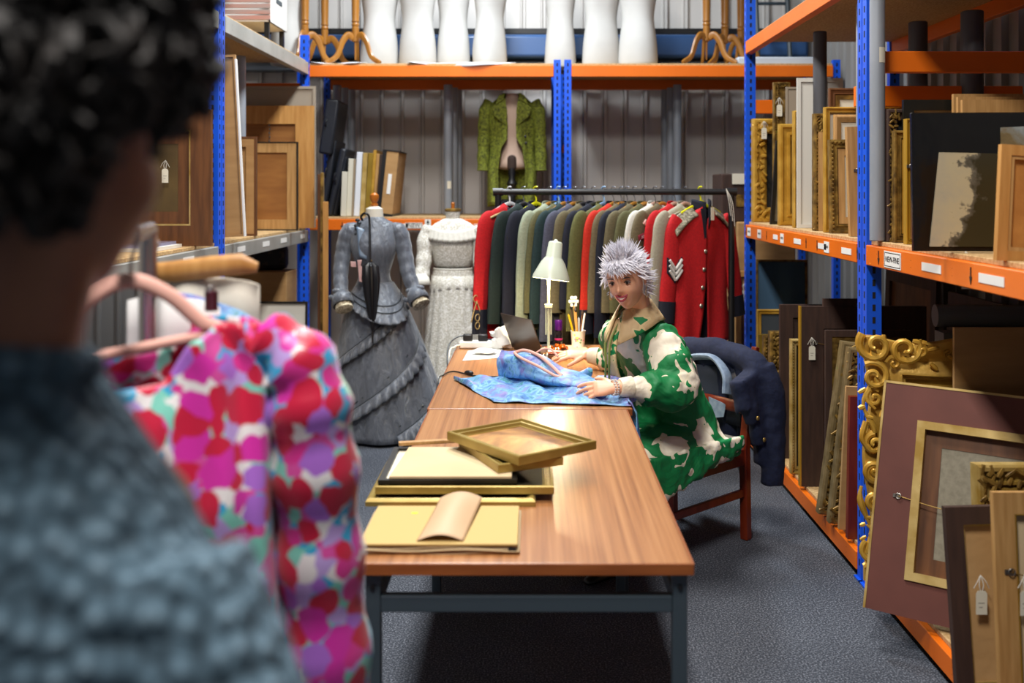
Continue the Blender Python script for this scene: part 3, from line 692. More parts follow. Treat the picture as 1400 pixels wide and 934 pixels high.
m_stand = mt('varnished_beech', 'a06a26', .35, col2='8e5a1c', scale=4, stretch=(8, 8, 1))
def stand(px, d, rz, label, top=1.15):
    x = (px - 727) * d / F; root = thing('display_stand', label, 'stand', (x, d, ZT), group='wooden tripod stands on the top shelf')
    b = B(); b.lathe([(.018, .19), (.026, .195), (.028, .30), (.024, .305), (.03, .315), (.03, .325), (.024, .335), (.03, .345), (.028, .36), (.03, .45), (.034, .75), (.03, .95), (.022, 1.02), (.03, 1.04), (.02, top)], (x, d, ZT), 16)
    b.build('pole', m_stand, root)
    b = B(); b.lathe([(.006, .05), (.008, .12), (.009, .20)], (x, d, ZT), 8); b.build('rod', m_stand, root)
    for k in range(3):
        a = rz + k * 2 * PI / 3; u = V((math.cos(a), math.sin(a), 0)); c = V((x, d, ZT))
        pts = bez([c + u * .02 + V((0, 0, .22)), c + u * .06 + V((0, 0, .235)), c + u * .105 + V((0, 0, .18)), c + u * .15 + V((0, 0, .07)), c + u * .235 + V((0, 0, .012))], 6)
        n = len(pts); B().tube(pts, [lerp(.030, .018, i / n) for i in range(n)], 8, sq=.6).build('leg', m_stand, root)
for px, d, rz, lab in ((417, 7.55, .4, 'varnished wooden stand at the corner post beside the grey beamed rack'), (444, 7.78, -.2, 'varnished wooden stand, middle of the three by the corner'), (486, 7.62, -.5, 'varnished wooden stand next to the row of white torsos'),
                       (966, 7.6, -.5, 'varnished wooden stand nearest the white torsos at the far end'), (991, 7.72, -.2, 'varnished wooden stand between two others above the uniforms'), (1013, 7.85, .1, 'varnished wooden stand half hidden by the far blue post')):
    stand(px, d, rz, lab)
def sheet(x0, x1, y0, y1, z, label, seed, drop=0):
    rnd = random.Random(seed); b = B()
    def fn(u, v):
        x = lerp(x0, x1, u); y = lerp(y0, y1, v)
        zz = z + .006 + .014 * abs(noise.noise((x * 4, y * 5, seed)))
        if v < .12: zz -= drop * (.12 - v) / .12 * abs(math.sin(u * PI)) * .5
        return V((x, y - .02 * math.sin(u * 9 + seed), zz))
    b.grid(fn, 50, 10); return tag(b.build('dust_sheet', mt('white_cloth', 'e2e2e4', .8), solid=.003), label, 'cloth')
sheet(-1.64, -1.24, 7.41, 7.8, ZT, 'white cloth laid under the wooden stands', 1, .03)
sheet(-.92, -.12, 7.40, 7.5, ZT - .002, 'white cloth laid along the shelf edge beneath the torsos', 2, .06)
b = B(); b.bx(1.55, 2.2, 7.5, 7.9, ZT, ZT + .06); tag(b.build('plastic_crate', mt('pale_grey_plastic', 'c3c9d2', .4), bev=.01), 'pale grey shallow crate on the top shelf behind the stands', 'crate')
# ladder leaning on the back wall
ld = thing('ladder', 'dark metal ladder leaning against the wall above the frame rack', 'ladder', (1.9, 8.3, 2.54))
for x in (1.86, 2.12): B().tube([(x, 8.15, ZT), (x, 8.45, 4.3)], .02, 8).build('stile', m_steel, ld)
for k in range(7):
    q = .06 + k * .14; B().tube([(1.86, lerp(8.15, 8.45, q), lerp(ZT, 4.3, q)), (2.12, lerp(8.15, 8.45, q), lerp(ZT, 4.3, q))], .014, 8).build('rung', m_steel, ld)
# storage box on the grey rack's top shelf
sb = thing('storage_box', 'white storage box with pink slatted side on the grey beamed top shelf', 'box', (-1.9, 6.6, 2.54))
b = B(); x0, x1, y0, y1, z0, z1 = -2.2, -1.72, 6.55, 7.0, 2.70, 3.05
b.bx(x0, x1, y0, y1, z0, z0 + .012); b.bx(x1 - .012, x1, y0, y1, z0, z1); b.bx(x0, x0 + .012, y0, y1, z0, z1); b.bx(x0, x1, y1 - .012, y1, z0, z1); b.build('body', mt('white_box', 'd8d4ce', .6), sb, smooth=False)
b = B()
for k in range(9): b.bx(x0, x1, y0 - .006, y0 + .006, z0 + .012 + k * .038, z0 + .04 + k * .038)
b.build('slatted_side', mt('pink_board', 'c08d82', .6, col2='a99a98', scale=3, stretch=(1, 1, 12)), sb, smooth=False)
b = B(); b.bx(x1, x1 + .003, y0 + .15, y0 + .30, z0 + .15, z0 + .18); b.build('hand_slot', m_steel, sb, smooth=False)
for x in (x0 + .03, x1 - .03):
    for y in (y0 + .03, y1 - .03): b = B(); b.bx(x - .015, x + .015, y - .015, y + .015, 2.539, z0); b.build('leg', m_black, sb, smooth=False)
# ---------------------------------------------------------------- middle shelf of the back rack
ZS = 1.391
GK = 'boards and frames standing on the back shelf'
def slab(px0, px1, pt, y, dep, mat, label, tilt=5, name='framed_board', face=None):
    x = (px0 - 727) * y / F; w = (px1 - px0) * y / F; h = CH - (pt - 258) * y / F - ZS
    T = MX.Translation((x + w / 2, y, ZS + .002)) @ MX.Rotation(-math.radians(tilt), 4, 'Y')
    root = thing(name, label, 'board', M=T, group=GK)
    b = B(); b.T = T; b.bx(-w / 2, w / 2, 0, dep, 0.002, h); b.build('board', mat, root, smooth=False, bev=.003)
    b = B(); b.T = T; b.bx(-w / 2 - .001, w / 2 + .001, -.008, .012, 0.001, h + .003); b.bx(-w / 2 - .001, w / 2 + .001, 0, dep, h, h + .004); b.build('edging', face or mat, root, smooth=False, bev=.002)
    return root, T, w, h
c1 = mt('cream_edge', 'cfc9b6', .6); c2 = mt('dark_green_edge', '2c3a34', .6); c3 = mt('taupe_edge', '8a7860', .6); c4 = mt('white_edge', 'd9dce2', .5)
for i, (a, c, pt, mat, lab) in enumerate(((466, 473, 236, c1, 'cream edged board, shortest in the row by the black bag'), (474, 480, 218, c1, 'second cream board in the row, taller than the first'), (480, 483, 219, c3, 'thin taupe board between cream and white boards'),
                                         (484, 491, 209, c4, 'white edged board standing in the row of frames'), (492, 498, 210, m_gold2, 'yellow gilt frame edge beside the white edged board'), (499, 505, 210, m_goldp, 'second yellow gilt frame edge in the row'),
                                         (505, 509, 206, m_gold, 'orange gilt frame edge, tallest of the slim frames'), (509, 513, 211, m_oak, 'thin brown frame edge beside the orange gilt one'), (513, 518, 212, m_dkwood, 'dark wooden frame edge beside the black edged box'))):
    slab(a, c, pt, 7.46 + .02 * i, .4, mat, lab, tilt=-2 - i * .3)
root, T, w, h = slab(520, 536, 208, 7.45, .45, m_card, 'cardboard faced case with black edges ending the row of boards', tilt=-6, name='black_edged_case', face=m_card)
b = B(); b.T = T
b.bx(-w / 2 - .03, -w / 2 - .002, -.01, .45, 0, h + .006); b.bx(-w / 2 - .03, w / 2 + .004, -.012, .45, h + .004, h + .014); b.bx(-w / 2 - .03, w / 2 + .004, -.012, .45, -.001, .02); b.build('black_binding', m_black, root, smooth=False)
b = B(); b.T = T; b.bx(-.015, .012, -.0105, -.008, h * .35, h * .66); b.build('sticker', m_white, root, smooth=False)
m_leather = mt('black_leather', '1a1d24', .45, bump=.3, bscale=40)
for i, (px, z, w, h, t, lab) in enumerate(((444, 1.86, .10, .42, 8, 'black portfolio case lying on top of the other black cases'), (450, 1.395, .05, .52, 12, 'tall slim black case leaning on its neighbour'), (455, 1.395, .055, .46, 10, 'black case with brown edge next to the grey tube'), (441, 1.395, .05, .58, 8, 'black case closest to the wooden moulding lengths'))):
    y = 7.5 + .02 * i; x = (px - 727) * y / F; T = MX.Translation((x, y, z)) @ MX.Rotation(math.radians(t), 4, 'Y')
    root = thing('black_case', lab, 'case', M=T, group='black cases on the back shelf')
    b = B(); b.T = T; b.bx(-w / 2, w / 2, 0, .4, 0, h); b.build('body', m_leather, root, bev=.015)
    b = B(); b.T = T; b.tube(bez([(-.02, -.002, h * .5), (-.02, -.025, h * .53), (-.02, -.025, h * .6), (-.02, -.002, h * .63)], 4), .006, 6); b.build('handle', m_black, root)
# brown chest and boxes past the coat rail
b = B(); b.bx(1.36, 1.75, 6.6, 6.95, .0, 1.38); tag(b.build('cardboard_box', m_card, smooth=False, bev=.01), 'tall brown box standing behind the end of the coat rail', 'box')
ch = thing('wooden_chest', 'dark brown chest with a brass plate resting on the tall brown box', 'chest', (1.5, 6.8, 1.38))
b = B(); b.bx(1.26, 1.72, 6.62, 6.95, 1.381, 1.70); b.build('body', m_dkwood, ch, smooth=False, bev=.008)
b = B(); b.bx(1.36, 1.42, 6.612, 6.62, 1.48, 1.56); b.build('lock_plate', m_goldd, ch, smooth=False)
b = B(); b.bx(1.33, 1.44, 6.60, 6.604, 1.63, 1.70); b.build('label', m_tagp, ch, smooth=False)
# ---------------------------------------------------------------- cloth helper
def ringpts(c, a, d, n, fold=0, nf=8, ph=0, R=None, sq=1.0):
    out = []
    for k in range(n):
        t = 2 * PI * k / n; r = 1 + fold * math.sin(nf * t + ph)
        p = V((a * r * math.copysign(abs(math.cos(t)) ** sq, math.cos(t)), d * r * math.copysign(abs(math.sin(t)) ** sq, math.sin(t)), 0))
        out.append(V(c) + ((R @ p) if R is not None else p))
    return out
def tweed():
    s = NT('green_tweed'); co = s.coord()
    n1 = s.n('TexNoise', Scale=55, Detail=6, Roughness=.8); s.l(co, n1.inputs['Vector'])
    s.l(s.ramp(n1.outputs[0], [(.38, '22240e'), (.47, '646a1e'), (.6, '86902a'), (.75, 'a6ae4a')]), s.b.inputs['Base Color'])
    s.b.inputs['Roughness'].default_value = .85; s.bump(n1.outputs[0], .3, .004); return s.m
# green coat on its own form
gx, gy = (700 - 727) * 7.75 / F, 7.78
gf = thing('dress_form', 'pale pink torso form on a dark turned stand wearing the green tweed coat', 'dress form', (gx, gy, ZS))
b = B(); rings = []
for z, a, c in ((1.74, .125, .10), (1.80, .128, .10), (1.92, .088, .075), (2.0, .095, .075), (2.12, .12, .09), (2.22, .12, .075), (2.27, .06, .055), (2.32, .048, .05), (2.345, .05, .05)): rings.append(ringpts((gx, gy, z), a, c, 24))
b.loft(rings); b.build('body', mt('pink_form_cloth', 'd6b8a4', .7), gf, sub=1)
b = B(); b.bx(gx - .035, gx + .035, gy - .125, gy - .06, 1.735, 1.86); b.build('notch_shade', mt('notch_shade_brown', '3a2a22', .8), gf, bev=.03, seg=4)  # solid block; its dark brown is painted shade for the notch
b = B(); b.lathe([(.02, 1.42), (.03, 1.45), (.022, 1.50), (.035, 1.56), (.024, 1.60), (.04, 1.64), (.022, 1.68), (.03, 1.72), (.02, 1.80), (.012, 1.83)], (gx, gy - .10, 0), 14); b.build('pole', m_black, gf)
for k in range(3):
    a = .5 + k * 2 * PI / 3; u = V((math.cos(a), math.sin(a), 0)); c = V((gx, gy - .10, 0))
    B().tube(bez([c + V((0, 0, 1.5)) + u * .02, c + u * .1 + V((0, 0, 1.5)), c + u * .16 + V((0, 0, 1.43)), c + u * .21 + V((0, 0, 1.41))], 5), .014, 8).build('leg', m_black, gf)
m_tw = tweed()
gc = thing('tweed_coat', 'yellow green tweed coat hanging open on the pink form under the top shelf', 'coat', (gx, gy, 1.45))
def coat_side(s):
    b = B()
    tab = [(0, .060, .062), (.04, .08, .12), (.10, .068, .19), (.22, .032, .19), (.34, .035, .175), (.44, .085, .17), (.60, .105, .19), (.86, .10, .185)]
    def fn(u, v):
        q = v * .86; xi, xo = interp(tab, q); x = lerp(xi, xo, u); z = 2.335 - q - (.02 * u if q < .1 else 0)
        y = -.118 * math.cos(u * 1.35) - .02 * math.sin(u * 6 + q * 5) * (q / .8) - .01
        return V((gx + s * x, gy + y, z))
    b.grid(fn, 14, 36); return b.build('front_panel', m_tw, gc, solid=.006)
coat_side(-1); coat_side(1)
b = B(); b.grid(lambda u, v: V((gx + lerp(-.19, .19, u) * (.35 if v < .02 else (.75 if v < .08 else 1)), gy + .10 * math.cos((u - .5) * PI) - .03, lerp(2.345, 1.46, v))), 16, 14); b.build('back_panel', m_tw, gc, solid=.006)
for s in (-1, 1):
    p = [(gx + s * .165, gy - .02, 2.27), (gx + s * .205, gy - .03, 2.20), (gx + s * .215, gy - .04, 2.05), (gx + s * .222, gy - .05, 1.90), (gx + s * .225, gy - .06, 1.74)]
    pts = bez(p, 5); B().tube(pts, [lerp(.055, .045, i / len(pts)) + .004 * math.sin(i * 1.6) for i in range(len(pts))], 14).build('sleeve', m_tw, gc)
    b = B(); b.prism([(.05, 0), (.15, -.075), (.135, -.14), (.04, -.22), (.035, -.10)], 0, .008, (gx, gy - .135, 2.30), (s, 0, 0), (0, 0, 1), (0, -1, 0)); b.build('lapel', m_tw, gc, smooth=False, bev=.003)
    b = B(); b.prism([(.055, .0), (.10, -.02), (.125, -.09), (.06, -.05)], 0, .008, (gx, gy - .148, 2.335), (s, 0, 0), (0, 0, 1), (0, -1, 0)); b.build('collar', m_tw, gc, smooth=False, bev=.003)
for dz in (0, .05): B().sph((gx + .105 + dz * .1, gy - .135, 2.0 - dz), (.011, .006, .011), 8).build('button', m_black, gc)
# ---------------------------------------------------------------- grey taffeta dress
def taffeta():
    s = NT('grey_taffeta'); co = s.coord((1, 1, .35))
    n1 = s.n('TexNoise', Scale=22, Detail=5, Roughness=.6, Distortion=1.2); s.l(co, n1.inputs['Vector'])
    s.l(s.ramp(n1.outputs[0], [(.3, '4d525b'), (.7, '6c727c')]), s.b.inputs['Base Color'])
    s.b.inputs['Roughness'].default_value = .36; s.b.inputs['Sheen Weight'].default_value = .3; s.bump(n1.outputs[0], .55, .02); return s.m
m_taf = taffeta(); m_tafd = mt('dark_grey_piping', '2d3238', .5); m_lace = mt('cream_lace', 'd8ccae', .85, col2='a2947a', scale=60, lo=.45, hi=.55)
dx, dy = -1.015, 6.42
df = thing('dress_form', 'dress form with a round wooden finial under the grey Victorian dress', 'dress form', (dx, dy, 0))
b = B(); b.lathe([(.035, 1.40), (.058, 1.415), (.055, 1.47), (.03, 1.485)], (dx, dy, 0), 16); b.build('neck', mt('ivory_neck', 'd8d2c2', .7), df)
b = B(); b.lathe([(.016, 1.483), (.022, 1.49), (.024, 1.50), (.014, 1.508), (.022, 1.52), (.030, 1.54), (.028, 1.56), (.012, 1.573)], (dx, dy, 0), 16); b.build('finial', mt('orange_beech', 'b8691c', .35), df)
b = B(); b.lathe([(.02, .05), (.02, 1.0)], (dx, dy, 0), 10); b.lathe([(.16, .002), (.16, .03), (.03, .06)], (dx, dy, 0), 20); b.build('stand', m_black, df)
gd = thing('victorian_dress', 'grey taffeta Victorian dress with ruffled skirt on a dress form', 'dress', (dx, dy, 0))
b = B(); rings = []
tabB = [(1.43, .055, .058, 0), (1.405, .065, .065, 0), (1.385, .125, .075, 0), (1.35, .155, .085, -.005), (1.28, .15, .105, -.02), (1.22, .152, .118, -.03), (1.14, .128, .105, -.02), (1.06, .098, .088, 0), (1.02, .10, .09, 0), (.95, .14, .12, .02), (.90, .17, .15, .03)]
for z, a, c, oy in tabB: rings.append(ringpts((dx, dy + oy, z), a, c, 32, .006, 9))
b.loft(rings); b.build('bodice', m_taf, gd, sub=1)
b = B(); rings = []
for i in range(26):
    q = i / 25; z = lerp(.965, .02, q)
    a = lerp(.13, .42, q ** .75); c = lerp(.12, .36, q ** .8); oy = lerp(.02, .08, q); ox = lerp(0, .085, q)
    n = 96; rr_ = []
    for k in range(n):
        t = 2 * PI * k / n; r = 1 + .035 * q * math.sin(11 * t + 1.2 * math.sin(q * 3)) + .015 * q * noise.noise((math.cos(t) * 3, math.sin(t) * 3, z * 4))
        rr_.append(V((dx + ox + a * r * math.cos(t), dy + oy + c * r * math.sin(t), z)))
    rings.append(rr_)
b.loft(rings, caps=False); b.build('skirt', m_taf, gd, solid=.006)
def skirt_pt(t, z, off=0):
    q = (.965 - z) / .945; a = lerp(.13, .42, q ** .75) + off; c = lerp(.12, .36, q ** .8) + off
    return V((dx + lerp(0, .085, q) + a * math.cos(t), dy + lerp(.02, .08, q) + c * math.sin(t), z))
# overskirt peplum
b = B()
def pep(u, v):
    t = lerp(-PI * 1.02, .02 * PI, u); dip = .10 * math.sin(u * PI) - .02; z = lerp(1.0, .86 - dip + .05 * math.sin(u * PI * 2), v)
    q = (1.0 - z); a = .108 + q * .55 + .018 * v; c = .10 + q * .62 + .018 * v
    rf = .008 * math.sin(u * 90) * max(0, (v - .75) / .25)
    return V((dx + .01 + (a + rf) * math.cos(t), dy + .01 + (c + rf) * math.sin(t), z))
b.grid(pep, 140, 22); b.build('peplum', m_taf, gd, solid=.004)
for vv in (.55, .72):
    B().tube([pep(k / 40, vv) + V((0, -.006, 0)) for k in range(41)], .004, 6).build('piping', m_tafd, gd)
def ruffle(z0, z1, t0, t1, wd=.075):
    b = B()
    def fn(u, v):
        t = lerp(t0, t1, u); z = lerp(z0, z1, u); p = skirt_pt(t, z - wd * (v - .2), .012 + .022 * v)
        r = .012 * math.sin(u * 26 * PI) * v
        return p + V((math.cos(t), math.sin(t), 0)) * (r + .008 * math.sin(v * PI))
    b.grid(fn, 150, 7); b.build('ruffle', m_taf, gd, solid=.003)
    B().tube([fn(k / 50, 0) for k in range(51)], .0045, 6).build('piping', m_tafd, gd)
    B().tube([fn(k / 50, 1.0) + V((0, -.002, 0)) for k in range(51)], .003, 6).build('piping', m_tafd, gd)
    B().tube([fn(k / 50, -.5) for k in range(51)], .0045, 6).build('piping', m_tafd, gd)
ruffle(.42, .86, -PI * .93, -PI * .22); ruffle(.10, .62, -PI * .78, -PI * .10); ruffle(.06, .33, -PI * .42, -PI * .02)
for s, pts in ((-1, [(-.105, 0, 1.355), (-.165, -.01, 1.315), (-.195, -.02, 1.2), (-.205, -.06, 1.06), (-.19, -.12, .94), (-.165, -.17, .86)]), (1, [(.105, 0, 1.355), (.165, -.01, 1.315), (.195, -.02, 1.2), (.225, -.05, 1.06), (.27, -.09, .95), (.31, -.13, .88)])):
    p = bez([V((dx, dy, 0)) + V(q) for q in pts], 6); n = len(p)
    B().tube(p, [(lerp(.060, .042, i / n) + .003 * math.sin(i * 1.9)) * min(1, .55 + i * .1) for i in range(n)], 16).build('sleeve', m_taf, gd, sub=1)
    e = p[-1]; dr = (p[-1] - p[-4]).normalized()
    B().tube([e - dr * .10, e - dr * .06, e - dr * .01], [.047, .06, .066], 16, caps=False).build('cuff', m_taf, gd, solid=.006)
    B().tube([e - dr * .01, e + dr * .02, e + dr * .03], [.052, .058, .04], 16).build('lace_cuff', m_lace, gd)
    b = B()
    for k in range(5): b.sph(e - dr * .07 + V((s * .05 * math.cos(k), -.02, .04 * math.sin(k * 1.7))), (.035, .02, .022), 8)
    b.build('bow', m_taf, gd, sub=1)
m_bb = mt('brass_button', '8a744a', .4, .5)
for k in range(7): B().sph((dx - .01 + .002 * k, dy - .068 - .058 * math.sin(min(1, k / 4) * PI / 2), 1.37 - k * .045), (.007, .005, .007), 8).build('button', m_bb, gd)
b = B(); b.grid(lambda u, v: V((dx - .10 + .05 * u + .025 * v, dy - .085 - .045 * v - .004, lerp(1.36, 1.17, v) - .02 * u)), 5, 12); b.build('bodice_trim', mt('blue_grey_silk', '66788c', .4), gd, solid=.006)
b = B()
for k in range(7): b.sph((dx - .095 + .01 * math.sin(k * 2), dy - .075, 1.40 - k * .018), (.02, .014, .016), 7)
b.build('shoulder_bow', m_tafd, gd, sub=1)
m_pink = mt('pink_ribbon', 'dcb2ac', .5, col2='c99a96', scale=30)
b = B(); b.prism([(-.045, .03), (-.01, .028), (-.008, -.005), (-.04, -.004)], 0, .006, (dx - .085, dy - .135, 1.11), N=(0, -1, 0)); b.prism([(.0, .035), (.03, .035), (.022, .0), (.045, -.03), (.03, -.105), (.012, -.10), (.006, -.02)], 0, .007, (dx - .085, dy - .14, 1.115), N=(0, -1, 0)); b.build('ribbon_bow', m_pink, gd, smooth=False, bev=.002)
pr = thing('parasol', 'closed black parasol with crook handle held against the grey dress', 'parasol', (dx + .01, dy - .2, .66))
B().tube(bez([(dx - .055, dy - .13, 1.40), (dx - .06, dy - .15, 1.425), (dx - .035, dy - .165, 1.445), (dx - .01, dy - .165, 1.43), (dx - .004, dy - .165, 1.38), (dx + .002, dy - .19, 1.25), (dx + .006, dy - .21, 1.12)], 6), .0075, 8).build('crook_handle', m_black, pr)
b = B(); rings = []
for z, r in ((1.14, .02), (1.12, .045), (1.04, .05), (.95, .042), (.85, .028), (.76, .014), (.72, .008)): rings.append(ringpts((dx + .012 + (1.14 - z) * .035, dy - .235, z), r, r * .8, 40, .16, 8))
b.loft(rings); b.build('canopy', mt('black_silk', '121216', .4), pr)
B().tube([(dx + .025, dy - .235, .73), (dx + .028, dy - .237, .64)], [.006, .004], 8).build('ferrule', m_black, pr)
# ---------------------------------------------------------------- white lace dress
def lace():
    s = NT('white_lace'); co = s.coord()
    n1 = s.n('TexVoronoi', Scale=110); s.l(co, n1.inputs['Vector']); n2 = s.n('TexNoise', Scale=30, Detail=4); s.l(co, n2.inputs['Vector'])
    mx = s.n('Math', operation='ADD'); s.l(n1.outputs['Distance'], mx.inputs[0]); s.l(n2.outputs[0], mx.inputs[1])
    s.l(s.ramp(mx.outputs[0], [(.6, 'f4f1ea'), (.95, 'eae7de'), (1.25, 'cbc6b8')]), s.b.inputs['Base Color'])
    s.b.inputs['Roughness'].default_value = .9; s.bump(mx.outputs[0], .3, .006); return s.m
m_wl = lace(); m_wf = mt('white_muslin', 'e9e6da', .85, bump=.4, bscale=40)
wx, wy = -.548, 6.92
wf = thing('dress_form', 'dress form with pleated neck cap under the white lace dress', 'dress form', (wx, wy, 0))
b = B(); b.lathe([(.045, 1.36), (.05, 1.43), (.052, 1.44)], (wx, wy, 0), 18); b.build('neck', m_wl, wf)
b = B(); b.lathe([(.05, 1.44), (.058, 1.445), (.058, 1.458), (.045, 1.463)], (wx, wy, 0), 18); b.build('neck_cap', m_goldd, wf)
b = B(); b.lathe([(.012, 1.46), (.013, 1.50), (.008, 1.505)], (wx, wy, 0), 10); b.build('finial', mt('orange_beech_2', 'b8691c', .35), wf)
b = B(); b.lathe([(.018, .04), (.018, 1.0)], (wx, wy, 0), 10); b.lathe([(.16, .002), (.16, .03), (.03, .06)], (wx, wy, 0), 20); b.build('stand', m_black, wf)
wd_ = thing('lace_dress', 'white lace dress with a fringed shoulder frill on a dress form', 'dress', (wx, wy, 0))
b = B(); rings = []
for z, a, c in ((1.40, .055, .055), (1.375, .09, .065), (1.345, .16, .08), (1.28, .17, .10), (1.20, .155, .115), (1.10, .14, .10), (1.04, .128, .095)): rings.append(ringpts((wx, wy, z), a, c, 28))
b.loft(rings); b.build('bodice', m_wl, wd_, sub=1)
b = B()
def frill(u, v):
    t = 2 * PI * u; z = 1.345 - .035 * abs(math.sin(t)) ** 2 - v * (.095 + .02 * math.sin(t * 1)); r = 1 + .16 * v + .03 * math.sin(u * 60 * PI) * v
    return V((wx + (.165 * r) * math.cos(t), wy - .005 + .108 * r * math.sin(t), z))
b.grid(frill, 240, 6, cu=True); b.build('fringe_frill', m_wf, wd_, solid=.003)
b = B(); b.grid(lambda u, v: V((wx + (.13 + .03 * v + .006 * math.sin(u * 40 * PI) * v) * math.cos(2 * PI * u), wy + (.098 + .03 * v) * math.sin(2 * PI * u), 1.05 - .15 * v - .012 * math.sin(u * 14) * v)), 160, 6, cu=True); b.build('peplum', m_wl, wd_, solid=.003)
B().tube([V((wx + .131 * math.cos(2 * PI * k / 30), wy + .099 * math.sin(2 * PI * k / 30), 1.045)) for k in range(31)], .007, 6).build('waistband', m_wf, wd_)
b = B(); rings = []
for i in range(14):
    q = i / 13; rings.append(ringpts((wx + .01 * q, wy, lerp(1.0, .10, q)), lerp(.145, .25, q), lerp(.115, .24, q), 90, .035 * (.4 + q), 16, 2 * math.sin(q * 2)))
b.loft(rings, caps=False); b.build('skirt', m_wl, wd_, solid=.004)
for s in (-1, 1):
    p = bez([V((wx + s * x, wy + y, z)) for x, y, z in ((.15, 0, 1.33), (.19, -.02, 1.25), (.195, -.05, 1.12), (.205, -.08, 1.02), (.215, -.09, .95))], 5); n = len(p)
    B().tube(p, [lerp(.058, .052, i / n) + .004 * math.sin(i * 1.3) for i in range(n)], 14).build('sleeve', m_wl, wd_, sub=1)
    e = p[-1]; B().tube([e + V((0, 0, .07)), e + V((0, 0, .02)), e + V((0, -.004, -.01))], [.053, .062, .07], 18, caps=False).build('cuff', m_wf, wd_, solid=.003)
# ---------------------------------------------------------------- coat rail with uniforms
RYD = 5.85; ZR = CH - 4.5 * RYD / F
cr = thing('coat_rail', 'black pipe coat rail packed with military uniforms', 'clothes rail', (.5, RYD, 0))
xa, xb = (681 - 727) * RYD / F, (1000 - 727) * RYD / F
B().tube([(xa, RYD, ZR), (xb, RYD, ZR)], .0185, 14).build('rail', m_black, cr)
for x in (xa, xb):
    B().tube([(x, RYD, .07), (x, RYD, ZR)], .0185, 14).build('post', m_black, cr)
    B().tube([(x - .03, RYD, ZR), (x + .03, RYD, ZR)], .024, 12).build('pipe_elbow', m_black, cr)
    f = B().tube([(x, RYD - .3, .075), (x, RYD + .3, .075)], .0185, 12).build('foot', m_black, cr)
    for s in (-1, 1):
        B().tube([(x - .012, RYD + s * .29, .03), (x + .012, RYD + s * .29, .03)], .028, 14).build('caster', m_black, f)
B().tube([(xa, RYD, .2), (xb, RYD, .2)], .015, 12).build('lower_rail', m_black, cr)
b = B()
for k in range(3): b.tube(bez([(xb - .035, RYD - .02, ZR + .02), (xb - .02 + .01 * k, RYD - .03, ZR - .06), (xb - .01 + .012 * k, RYD - .028, ZR - .14 - .03 * k)], 4), .002, 5)
b.build('string', m_string, cr)

def wool(name, c, c2, r=.85): return mt(name, c, r, col2=c2, scale=90, bump=.15)
W_ = {'red': wool('scarlet_wool', 'c4121a', 'b00d16'), 'red2': wool('red_orange_wool', 'c92a14', 'b82210'), 'dgreen': wool('bottle_green_wool', '142824', '0f1f1d'), 'navy': wool('navy_wool', '14182a', '101322'),
      'sage': wool('sage_cotton', '9aa38c', '8e977f'), 'olive': wool('olive_wool', '5c5a38', '514f30'), 'olive2': wool('olive_drab', '616135', '57572d'), 'teal': wool('dark_teal_wool', '173234', '12282a'),
      'slate': wool('slate_wool', '4e5062', '444656'), 'khaki': wool('khaki_wool', '6a6146', '5e563d'), 'khaki2': wool('brown_khaki_wool', '6b5f45', '5f543c'), 'white': wool('white_drill', 'd8d6cc', 'ccc9be'), 'beige': wool('beige_drill', 'aba591', '9f9985')}
m_brassb = mt('brass', 'b99a58', .35, .8); m_silverb = mt('silver_button', 'b4b0a4', .3, .85)
m_silver_lace = mt('silver_braid', '9c957f', .55, .2, col2='5e5848', scale=70, lo=.4, hi=.6, bump=.5)
m_goldbr = mt('gold_braid', 'b8a070', .6, .2, col2='8e7848', scale=60, bump=.5)
m_wood_h = mt('hanger_wood', 'c48a3c', .4); m_wire_h = mt('hanger_wire', '9a9ca2', .3, .9); m_yel = mt('yellow_plastic', 'd9d80e', .35); m_lblue = mt('light_blue_plastic', '8fb4d8', .35); m_peach = mt('peach_velvet', 'd8ab9a', .8); m_whitep = mt('white_plastic', 'dfe0e2', .35)
GH = 'hangers on the black coat rail'; GU = 'uniforms on the black coat rail'
def hanger(T, label, body, hook, padded=False):
    root = thing('coat_hanger', label, 'hanger', M=T, group=GH)
    b = B(); b.T = T
    b.tube(bez([(0, -.012, .012), (0, -.022, .022 * 0), (0, -.012, .024), (0, .012, .024), (0, .022, .004), (0, .012, -.02), (0, 0, -.04), (0, 0, -.085)], 4)[8:], .0028 if hook is m_wire_h else .005, 6); b.build('hook', hook, root)
    b = B(); b.T = T
    b.tube(bez([(-.16, .0, -.130), (-.11, 0, -.108), (-.05, 0, -.085), (0, 0, -.07), (.05, 0, -.085), (.11, 0, -.108), (.16, 0, -.130)], 4), .011 if not padded else .016, 8, sq=.7); b.build('shoulder_bar', body, root)
    return root
